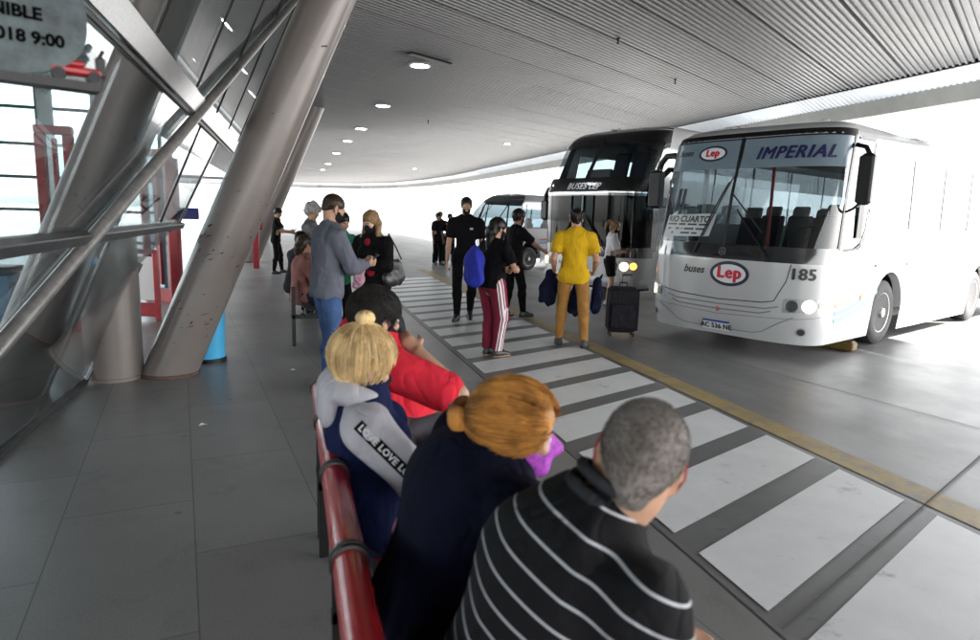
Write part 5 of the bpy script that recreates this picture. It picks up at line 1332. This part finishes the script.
# 3 blonde in hoodie
sp=seatspec(at=(.28,2.28),az=92,h=1.62,bw=1.10,lean=-6,side=9,slouch=.03,hw=(.230,2.18,1.10),hyaw=24,hpitch=16,hroll=5,fem=True,skin='light',arm=1.15,vox=.0075,
  label='seated blonde woman with a topknot in a grey and navy hoodie lettered LOVE',rhw=(.55,2.12,.80),lhw=(.53,2.30,.84),reh=(1,.1,-.9),rpn=(-1,0,-.2),
  top=dict(mat=cloth('hoodie_navy',(.008,.013,.05)),inf=.026,long=False,split=GREYC,hem=.16,name='hoodie',wr=.010),bottom=dict(mat=cloth('mauve_trousers',(.33,.15,.21))),shoes=SHW,
  mask=MBLK,hair=dict(style='updo',mat=HBLOND,th=.014,strands=6500,srad=.0008,bun=(.0,-.045,.135),bunc=(.0,-.045,.168),br=.034,fly=380,am=.0015),**FT)
K=person(sp); root3=K['root']; K3=K; sp3=sp
S=SDF(); S.ell(K['HL'](0,-.045,.166),V(.031,.031,.030),.01,K['HM']); obj_np('hair_bun',S.mesh(.006),HBLOND,K['root'])
# hood lying on the shoulders
S=SDF(); c=K['N']; a=K['fw']; b=K['rt']; u=K['u']
for t in np.linspace(-2.1,2.1,15):
    pass
pts=[c-a*.085*math.cos(t)+b*.105*math.sin(t)+u*(.005+.03*math.cos(t))*1. for t in np.linspace(-2.2,2.2,16)]
S.poly(pts,[.030+.016*math.cos(t) for t in np.linspace(-2.2,2.2,16)],.02)
S.ell(c-a*.115-u*.045,V(.10,.045,.085),.04,K['M']); S.ell(c-a*.10-u*.01,V(.055,.05,.03),.03,K['M'],mode='s')
S.disp(wrinkle(.005,16,4,b,.5)); obj_np('hood',S.mesh(.0075),GREYC,K['top'])
# lettered tape down the right sleeve
def tape(K,sd,out,inf,word):
    A,E=K[sd+'S'],K[sd+'E']; d=nrm(E-A); o=nrm(V(*out)-d*(V(*out)@d)); w_=np.cross(o,d); L=np.linalg.norm(E-A)
    def pt(t,s_,off): # t along arm (m), s_ across
        tt=t/L; r=(.050+(.039-.050)*min(max(tt,0),1))*K['s']*1.15*.88+inf+off; th=s_/r; return A+d*t+o*r*math.cos(th)+w_*r*math.sin(th)
    vv=[];n=24
    for i in range(n):
        for s_ in np.linspace(-.019,.019,5): vv.append(pt(-.03+(L+.03)*i/(n-1),s_,.004))
    t_=obj('tape',(vv,grid_faces(n,5)),BLKC,K['root'])
    v,f=text_mesh(word,.030,bold=.0012,align='LEFT',space=1.1)
    obj('tape_lettering',([pt(-.02+p[0],p[1],.0065) for p in v],f),mat('tape_letter_white',(.6,.6,.6),.6),t_,False)
tape(K,'r',(1,-.25,.35),.026*.9+.010,'LOVE LOVE LOVE LOVE')
# watch / bracelet
wr=K['rWr']; e=K['rE']; q=MB(); q.lathe([(.028,-.009),(.0315,-.008),(.0315,.008),(.028,.009)],wr-nrm(wr-e)*.02,nrm(wr-e),20); q.build('bracelet',BLACK,K['root'])
# 4 man in red
sp=seatspec(at=(.30,2.80),az=76,hip=.60,h=1.74,bw=1.22,lean=2,side=10,slouch=.04,hw=(.335,2.67,1.18),hyaw=10,hpitch=8,skin='tan',belly=.14,arm=1.25,vox=.0085,
  label='seated man with dark curly hair in a bright red t-shirt, hand by his face',rhw=(.42,2.68,1.14),reww=(.58,2.44,.92),lhw=(.60,3.05,.70),
  top=dict(mat=REDC,inf=.022,hem=.16,sl=.80,name='tshirt',wr=.004,cutsl=False),bottom=dict(mat=DKJ),shoes=SHB,mask=MBLK,
  hair=dict(style='curly',mat=HSALT,th=.016,strands=3800,srad=.0008,ln=.014,cr=.008,am=.004,fr=90,nape=-.06),**FT)
K=person(sp)
# standing and walking people -----------------------------------------------------------
VX=.0105
STAND=dict(lf=(-.11,.04,.085),rf=(.11,-.03,.085))
def phone(K,sp,loc,fdir,label,nm='mobile_phone'):
    c=loc2w(K,sp,loc); f=azv(sp['az']+fdir); e=empty(nm,tuple(c),-R_(sp['az']+fdir),label,'phone')
    ax=(V(1,0,0),nrm(V(0,.8,.6)),nrm(V(0,-.6,.8))); q=MB(); q.bbox((0,0,0),(.072,.145,.009),.003,ax); q.build('phone_case',BLACK,e)
    q=MB(); q.box(ax[2]*.0055,(.064,.134,.001),ax); q.build('screen',mat('phone_screen',(.05,.06,.08),.08),e)
    return e
# grey sweatshirt
sp=dict(at=(.30,5.85),az=72,h=1.77,bw=1.06,lean=4,slouch=.02,hpitch=24,hyaw=0,skin='tan',label='man in a slate grey sweatshirt and jeans looking down at his phone',vox=.009,
  rh=(.07,.36,1.16),lh=(-.06,.38,1.17),rcurl=.7,lcurl=.6,reh=(.6,-.6,-.6),leh=(-.6,-.4,-.6),rpn=(-1,0,.5),top=dict(mat=SWEAT,inf=.026,long=True,hem=.10,name='sweatshirt',wr=.007),bottom=dict(mat=JEANS,ankle=.045,wr=.006),shoes=SHB,mask=MBLK,
  hair=dict(style='short',mat=HBROWN,th=.004,am=.001,nape=-.03),**STAND)
K=person(sp); phone(K,sp,(0.0,.44,1.20),0,'black mobile phone held by the man in the slate sweatshirt')
# red top, black jacket
sp=dict(at=(.88,7.05),az=222,h=1.64,bw=1.05,lean=6,hpitch=26,fem=True,skin='light',label='woman with long light brown hair, red top and black jacket looking at her phone',vox=VX,
  rh=(.10,.28,1.06),lh=(-.08,.30,1.08),rcurl=.6,lcurl=.6,reh=(.7,-.3,-.6),leh=(-.7,-.3,-.6),top=dict(mat=BLKC,inf=.030,long=True,hem=.16,name='jacket',wr=.008),bottom=dict(mat=DKJ),shoes=SHB,
  hair=dict(style='long',mat=HLBROWN,th=.010,len=.24,am=.003),mask=MBLK,**STAND)
K=person(sp); phone(K,sp,(0,.37,1.12),0,'mobile phone held by the woman in the black jacket')
S=SDF(); S.rc((0,.075,1.00),(0,.10,1.30),.105,.085,.03,flat=1.6,n=V(0,1,0)); S.disp(wrinkle(.004,18,2)); obj_np('red_blouse',S.mesh(.009),REDT,K['root'])
e=empty('shoulder_bag',tuple(loc2w(K,sp,(-.20,-.06,.0))),-R_(222),'black leather shoulder bag hanging from the woman in the red top','bag'); S=SDF(); S.rc((0,-.10,.93),(0,.10,.93),.09,None,.03,flat=1.6,n=V(1,0,0)); S.rc((0,-.07,1.06),(0,.07,1.06),.07,None,.05,flat=1.6,n=V(1,0,0)); S.disp(wrinkle(.010,14,6)); o=obj_np('bag_body',S.mesh(.009),LEATH,e); q=MB(); q.tube([(0,-.15,1.12),(.03,-.09,1.25),(.07,.0,1.40),(.03,.09,1.25),(0,.15,1.12)],.009,8); q.build('bag_strap',LEATH,e)
S=SDF(); S.ell((0,0,0),(.06,.05,.085),.01); S.ell((.02,0,.08),(.045,.04,.035),.02); S.ell((-.03,.01,-.07),(.04,.03,.04),.02); S.disp(wrinkle(.008,40,3)); c=loc2w(K,sp,(.02,.27,.93)); o=obj_np('scarf_bundle',S.mesh(.006),mat('mauve_print',(.30,.10,.16),.8,var=.6,vscale=45,var2=(.6,.35,.45)),None); o.location=tuple(c); tag(o,'mauve patterned scarf bunched in the hands of the woman in the red top','scarf')
# green jacket person, mostly hidden
sp=dict(at=(.52,7.75),az=150,h=1.62,lean=8,hpitch=20,skin='tan',label='person in a green and black jacket behind the man in slate',vox=VX,rh=(.08,.34,.98),lh=(-.10,.36,.96),rcurl=.7,top=dict(mat=GRN,inf=.028,long=True,hem=.10,name='jacket',wr=.008),bottom=dict(mat=BLKC),shoes=SHB,hair=dict(style='short',mat=HDARK,th=.01,am=.002),**STAND)
K=person(sp)
e=empty('yellow_folder',tuple(loc2w(K,sp,(.0,.42,.96))),-R_(120),'mustard yellow folder carried by the person in the green jacket','folder'); q=MB(); q.bbox((0,0,0),(.26,.03,.13),.01,(nrm(V(1,0,-.6)),V(0,1,0),nrm(V(.6,0,1)))); q.build('cover',mat('mustard_card',(.45,.26,.03),.6,var=.15),e)
phone(K,sp,(.05,.44,1.04),0,'mobile phone in the hand beside the yellow folder')
# seated far people
FS=dict(lf=(-.12,.46,.085),rf=(.12,.48,.085),lkh=(0,.3,1),rkh=(0,.3,1))
sp=dict(at=(.12,8.75),az=80,hip=.54,h=1.66,bw=1.08,lean=4,slouch=.03,fem=True,hpitch=8,hyaw=20,skin='tan',vox=VX,label='seated person in a dusty rose top seen from behind, second bench',top=dict(mat=PINKB,inf=.025,long=True,hem=.15,name='top'),bottom=dict(mat=DKJ),shoes=SHB,hair=dict(style='backlong',mat=HBROWN,th=.012,len=.06,am=.004),lh=(-.12,.36,.66),rh=(.12,.36,.66),**FS)
K=person(sp)
sp=dict(at=(.04,9.9),az=60,hip=.54,h=1.70,lean=10,hpitch=15,skin='tan',vox=VX,label='seated person in dark clothes with a blue bag on the second bench',top=dict(mat=CHAR,inf=.028,long=True,hem=.15,name='jacket'),bottom=dict(mat=BLKC),shoes=SHB,hair=dict(style='short',mat=HDARK,th=.012,am=.004),lh=(-.12,.36,.66),rh=(.12,.36,.66),**FS)
K=person(sp)
BLUEB=mat('royal_blue_nylon',(.012,.022,.33),.8,var=.12,bump=.3,bscale=60)
def blob_bag(name,c,R,m,label,cat,az=0,seed=1,parts=None,cutz=None):
    e=empty(name,tuple(c),-R_(az),label,cat); S=SDF(); S.ell((0,0,0),R,.02); S.rc((0,0,R[2]*.3),(0,0,R[2]*.95),R[0]*.7,R[0]*.35,.04,flat=1.5,n=V(0,1,0)); S.disp(wrinkle(.008,18,seed)); obj_np('bag_body',S.mesh(.01),m,e); return e
e=blob_bag('blue_bag',(.14,9.62,.72),(.12,.09,.14),BLUEB,'blue bag beside the seated person in dark clothes','bag')
q=MB(); q.tube([(-.06,0,.16),(-.03,0,.27),(.03,0,.27),(.06,0,.16)],.01,8); q.build('handle',BLUEB,e)
sp=dict(at=(.25,10.4),az=110,h=1.73,lean=6,hpitch=18,fem=True,skin='tan',vox=VX,label='standing person with curly grey hair behind the second bench',top=dict(mat=cloth('patterned_grey',(.14,.14,.15),var=.5),inf=.028,long=True,hem=.15,name='jacket'),bottom=dict(mat=BLKC),shoes=SHB,hair=dict(style='curly',mat=hairmat('hair_silver',(.14,.13,.13),(.4,.39,.38)),th=.035,am=.012,fr=45),rh=(.1,.3,1.05),lh=(-.1,.3,1.0),**STAND)
person(sp)
sp=dict(at=(-.36,17.3),az=95,h=1.66,lean=5,hpitch=20,skin='tan',vox=.012,label='man in black checking his phone beside the farther column',rh=(.05,.38,1.10),lh=(-.06,.40,1.05),rcurl=.6,top=dict(mat=BLKC,inf=.022,sl=.7,hem=.15,name='tshirt'),bottom=dict(mat=BLKC),shoes=SHB,hair=dict(style='short',mat=HDARK,th=.012,am=.003),lf=(-.14,.12,.085),rf=(.13,-.05,.085))
K=person(sp); phone(K,sp,(.0,.46,1.12),0,'phone held by the man in black by the farther column')
# tall man in black shirt walking to the camera
sp=dict(at=(2.58,9.62),az=196,h=1.90,bw=1.08,lean=2,hpitch=6,hyaw=6,skin='tan',vox=.0095,label='tall bearded man in a black polo walking towards the camera',rh=(.28,.06,.88),lh=(-.30,-.06,.95),
  lf=(-.09,-.12,.14),rf=(.10,.20,.09),rfd=(.25,1,.0),lfd=(-.1,1,-.5),top=dict(mat=BLKC,inf=.020,sl=.75,hem=.13,name='polo_shirt',wr=.006),bottom=dict(mat=BLKC,ankle=.048,wr=.006),shoes=SHB,beard=HDARK,hair=dict(style='short',mat=HDARK,th=.010,am=.002,nape=-.03))
K=person(sp); collar(K,BLKC,r1=.066,hgt=.025)
q=MB(); q.bbox(K['P']+K['u']*.40+K['fw']*.125+K['rt']*(-.09),(.05,.006,.03),.003,tuple(K['M'].T)); q.build('chest_badge',mat('badge_grey',(.4,.4,.4),.5),K['top'])
e=empty('lanyard_card',tuple(loc2w(K,sp,(.22,.12,.98))),-R_(190),'small white paper in the hand of the tall bearded man','paper'); q=MB(); q.bbox((0,0,0),(.01,.07,.10),.002); q.build('sheet',WHC,e)
# woman with striped trousers
sp=dict(at=(2.20,6.98),az=68,h=1.60,bw=1.18,lean=4,hpitch=12,hyaw=-8,fem=True,skin='tan',vox=.0095,label='woman in a black t-shirt and maroon trousers with white side stripes',rh=(.16,.24,1.02),lh=(-.12,.26,1.0),rcurl=.6,lcurl=.6,reh=(.9,-.5,-.6),leh=(-.9,-.5,-.6),leg=1.12,
  lf=(-.08,.02,.085),rf=(.07,.05,.085),top=dict(mat=BLKC,inf=.020,sl=.75,hem=.06,name='tshirt',wr=.006),bottom=dict(mat=MARO,ankle=.062,knee=.085,side='r',sidey=-.35,wr=.004,inf=.016),shoes=SHB,sole=SOLW,hair=dict(style='backlong',mat=HDARK,th=.012,len=.20,am=.003),mask=MBLK)
K=person(sp); Kw=K
c=loc2w(K,sp,(-.07,-.20,1.08)); e=empty('drawstring_backpack',tuple(c),-R_(60),'royal blue drawstring backpack on the back of the woman in maroon trousers','backpack')
S=SDF(); S.poly([(0,0,.17),(0,-.01,.04),(.01,-.02,-.12)],[.04,.12,.135],.05,flat=1.7,n=V(0,1,0)); S.disp(wrinkle(.022,15,5,(0,0,1),.35)); obj_np('bag_body',S.mesh(.009),BLUEB,e)
q=MB()
for x in(-.09,.09): q.tube([(x*.3,.0,.18),(x,.08,.33),(x*1.2,.18,.30),(x*1.3,.20,.08),(x*1.2,.08,-.14)],.008,8)
q.build('cord_straps',NAVYC,e)
# man behind, black clothes with cap
sp=dict(at=(3.42,9.75),az=75,h=1.74,lean=5,hpitch=12,hyaw=10,skin='dark',vox=VX,label='man in black with a face shield holding out one arm',rh=(.14,.52,1.08),lh=(-.24,.02,.85),rcurl=.3,reh=(.4,-.2,-1),lf=(-.10,-.05,.085),rf=(.10,.16,.085),top=dict(mat=BLKC,inf=.022,sl=.8,hem=.13,name='tshirt'),bottom=dict(mat=BLKC),shoes=SHB,mask=MBLK,hair=dict(style='short',mat=HDARK,th=.022,am=.004,nape=-.05))
K=person(sp)
S=[]; 
vv=[K['HL'](.098*math.sin(t),.02+.10*math.cos(t),z) for t in np.linspace(-1.3,1.3,15) for z in(.06,.0,-.07,-.12)]
obj('face_shield',(vv,grid_faces(15,4)),glass('shield_plastic',(.85,.88,.9),.12),K['root'])
# man in yellow
sp=dict(at=(3.42,7.42),az=24,h=1.74,bw=1.10,lean=3,hpitch=10,hyaw=0,skin='tan',vox=.0085,label='man in a yellow t-shirt and mustard trousers seen from behind',lh=(-.25,.12,.96),rh=(.26,.16,.98),lcurl=.8,rcurl=.8,leh=(-.25,-1,0),reh=(.25,-1,0),
  lf=(-.15,.06,.085),rf=(.17,-.12,.085),rfd=(.25,1,0),top=dict(mat=YELC,inf=.026,sl=.72,hem=.13,name='tshirt',wr=.008,wf=11),bottom=dict(mat=MUST,ankle=.046,wr=.006),shoes=mat('dark_trainer',(.03,.03,.032),.6,var=.3),hair=dict(style='curly',mat=HDARK,th=.014,am=.006,fr=80,nape=-.055))
K=person(sp)
def jacket(at,label,seed,sz=1.):
    e=empty('carried_jacket',tuple(at),R_(seed*20),label,'jacket'); S=SDF(); S.poly([(0,0,.14*sz),(.03,.0,-.05),(.02,.02,-.26*sz)],[.07*sz,.12*sz,.13*sz],.05,flat=1.5,n=V(0,1,0)); S.poly([(0,0,.1),(-.12*sz,0,-.08),(-.14*sz,.03,-.28*sz)],[.05,.055,.04],.04); S.disp(wrinkle(.016,12,seed,(0,0,1),.4)); obj_np('jacket_body',S.mesh(.009),cloth('jacket_navy',(.006,.008,.024)),e)
    q=MB(); q.tube([(0,-.02,.12),(.02,-.05,.2),(.05,-.02,.16)],.012,8); q.build('jacket_loop',NAVYC,e)
jacket(loc2w(K,sp,(-.30,.14,.80)),'navy jacket hanging from the left hand of the man in yellow',1,.8)
jacket(loc2w(K,sp,(.06,.30,.68)),'navy jacket hanging in front of the man in yellow, between his legs',2,.85)
jacket(loc2w(K,sp,(.32,.22,.72)),'navy jacket hanging from the right hand of the man in yellow',3,.8)
# girl in white top
sp=dict(at=(5.80,11.0),az=105,h=1.60,bw=.95,lean=4,hpitch=26,fem=True,skin='tan',vox=VX,label='girl in a white top and dark shorts before the double-decker',rh=(.04,.28,1.04),lh=(-.06,.30,1.05),rcurl=.7,reh=(.6,-.6,-.5),leh=(-.6,-.6,-.5),top=dict(mat=WHC,inf=.030,sl=.8,hem=-.03,name='blouse',wr=.010),bottom=dict(mat=BLKC,frac=.36,name='shorts',inf=.018),shoes=SHW,hair=dict(style='pony',mat=HLBROWN,th=.010,am=.002),mask=MBLK,lf=(-.08,.04,.085),rf=(.08,-.03,.085))
K=person(sp); phone(K,sp,(0,.37,1.08),0,'phone held by the girl in the white top')
# distant pair
OR=mat('orange_harness',(.8,.09,.03),.6)
sp=dict(at=(4.62,20.5),az=190,h=1.66,lean=3,skin='dark',vox=.013,label='far person in dark clothes with an orange cross harness',rh=(.2,.2,1.0),lh=(-.2,.2,1.0),top=dict(mat=CHAR,inf=.022,sl=.8,hem=.13,name='shirt'),bottom=dict(mat=BLKC),shoes=SHB,hair=dict(style='short',mat=HDARK,th=.014),**STAND); sp['at']=(4.98,20.6)
K=person(sp); q=MB()
for x in(-1,1): q.tube([K['N']+K['rt']*.12*x+K['fw']*.07-K['u']*.03,K['P']+K['u']*.30+K['fw']*.16,K['P']+K['u']*.1-K['rt']*.13*x+K['fw']*.13],.022,8)
q.tube([K['P']+K['u']*.12+K['fw']*.145*math.cos(t)+K['rt']*.17*math.sin(t) for t in np.linspace(-1.8,1.8,12)],.022,8); q.build('safety_harness',OR,K['root'])
for i,(x,y,a,lb) in enumerate(((4.52,20.4,150,'far person in dark clothes standing at the left of the orange harness wearer'),(4.78,21.1,200,'far dark figure standing just behind the orange harness wearer'))):
    person(dict(at=(x,y),az=a,h=1.68+.04*i,lean=3,skin='dark',vox=.014,label=lb,top=dict(mat=CHAR,inf=.022,sl=.8,hem=.13,name='shirt'),bottom=dict(mat=BLKC),shoes=SHB,hair=dict(style='short',mat=HDARK,th=.014),**STAND))
# ---------------------------------------------------------------- luggage and bags
e=empty('rolling_suitcase',(4.47,8.02,0),-R_(20),'black upright rolling suitcase standing on the road beside coach 185','suitcase')
q=MB(); q.bbox((0,0,.38),(.42,.27,.64),.05); q.build('shell',cloth('suitcase_nylon',(.018,.018,.022),var=.3),e)
q=MB(); q.bbox((0,-.15,.30),(.34,.05,.36),.02); q.build('front_pocket',MC['suitcase_nylon'],e)
q=MB()
for x in(-.205,.205): q.tube([(x,-.13,.10),(x,-.13,.66)],.008,6)
q.build('piping',BLACK,e)
for x in(-.16,.16):
    for y in(-.09,.09):
        q=MB(); q.lathe([(.03,-.012),(.03,.012)],(x,y,.03),(1,0,0),14); q.build('wheel',RUB,e)
q=MB(); q.tube([(-.05,.0,.70),(-.05,0,.76),(.05,0,.76),(.05,0,.70)],.012,8); q.build('grab_handle',BLACK,e)
q=MB(); q.tube([(.12,.10,.70),(.12,.10,.86)],.009,8); q.tube([(.0,.10,.70),(.0,.10,.86)],.009,8); q.tube([(-.01,.10,.86),(.13,.10,.86)],.014,8); q.build('telescopic_handle',DSTEEL,e)
e=empty('handbag',tuple((.57,2.20,.72)),-R_(74),'mauve handbag held on the lap of the blonde woman','handbag')
S=SDF(); S.rc((-.10,0,0),(.10,0,0),.09,None,.02,flat=1.8,n=V(0,1,0)); S.rc((0,0,.05),(0,0,.12),.10,.07,.05,flat=1.8,n=V(0,1,0)); S.disp(wrinkle(.004,22,3)); obj_np('bag_body',S.mesh(.007),mat('mauve_leather',(.38,.16,.24),.4,var=.1,bump=.2,bscale=70),e)
q=MB(); q.tube([(-.07,0,.12),(-.05,0,.2),(.05,0,.2),(.07,0,.12)],.007,8); q.build('handle',MC['mauve_leather'],e)
e=empty('black_backpack',(.48,3.30,.76),-R_(250),'black backpack resting on the bench beyond the man in red','backpack')
S=SDF(); S.poly([(0,0,-.10),(0,0,.12),(.0,0,.27)],[.15,.15,.10],.05,flat=1.3,n=V(0,1,0)); S.disp(wrinkle(.008,20,7)); obj_np('bag_body',S.mesh(.008),cloth('backpack_nylon',(.02,.022,.032),var=.35),e)
S=SDF(); S.rc((.02,-.13,-.08),(.02,-.13,.06),.09,.07,.03,flat=1.8,n=V(0,1,0)); obj_np('pocket',S.mesh(.008),MC['backpack_nylon'],e)
q=MB()
for x in(-.07,.07): q.tube([(x,.09,.27),(x,.135,.18),(x,.14,.0),(x,.11,-.14)],.014,8,flat=.5)
q.build('shoulder_straps',BLKC,e)
# litter specks
for i,(x,y,lb) in enumerate(((-.66,5.05,'scrap of white paper on the tiles left of the bench'),(.0,6.7,'tiny pale scrap on the tiles by the bench end'))):
    q=MB(); q.add([(-.03,-.01,.002),(.02,-.02,.012),(.035,.015,.004),(-.01,.02,.015)],[(0,1,2),(0,2,3)]); o=q.build('paper_scrap',WHC,None,False); o.location=(x,y,0); tag(o,lb,'litter')
for x in list(bpy.data.objects):
    if x.name.startswith('canopy_ceiling'): x.pop('label',None) if False else None
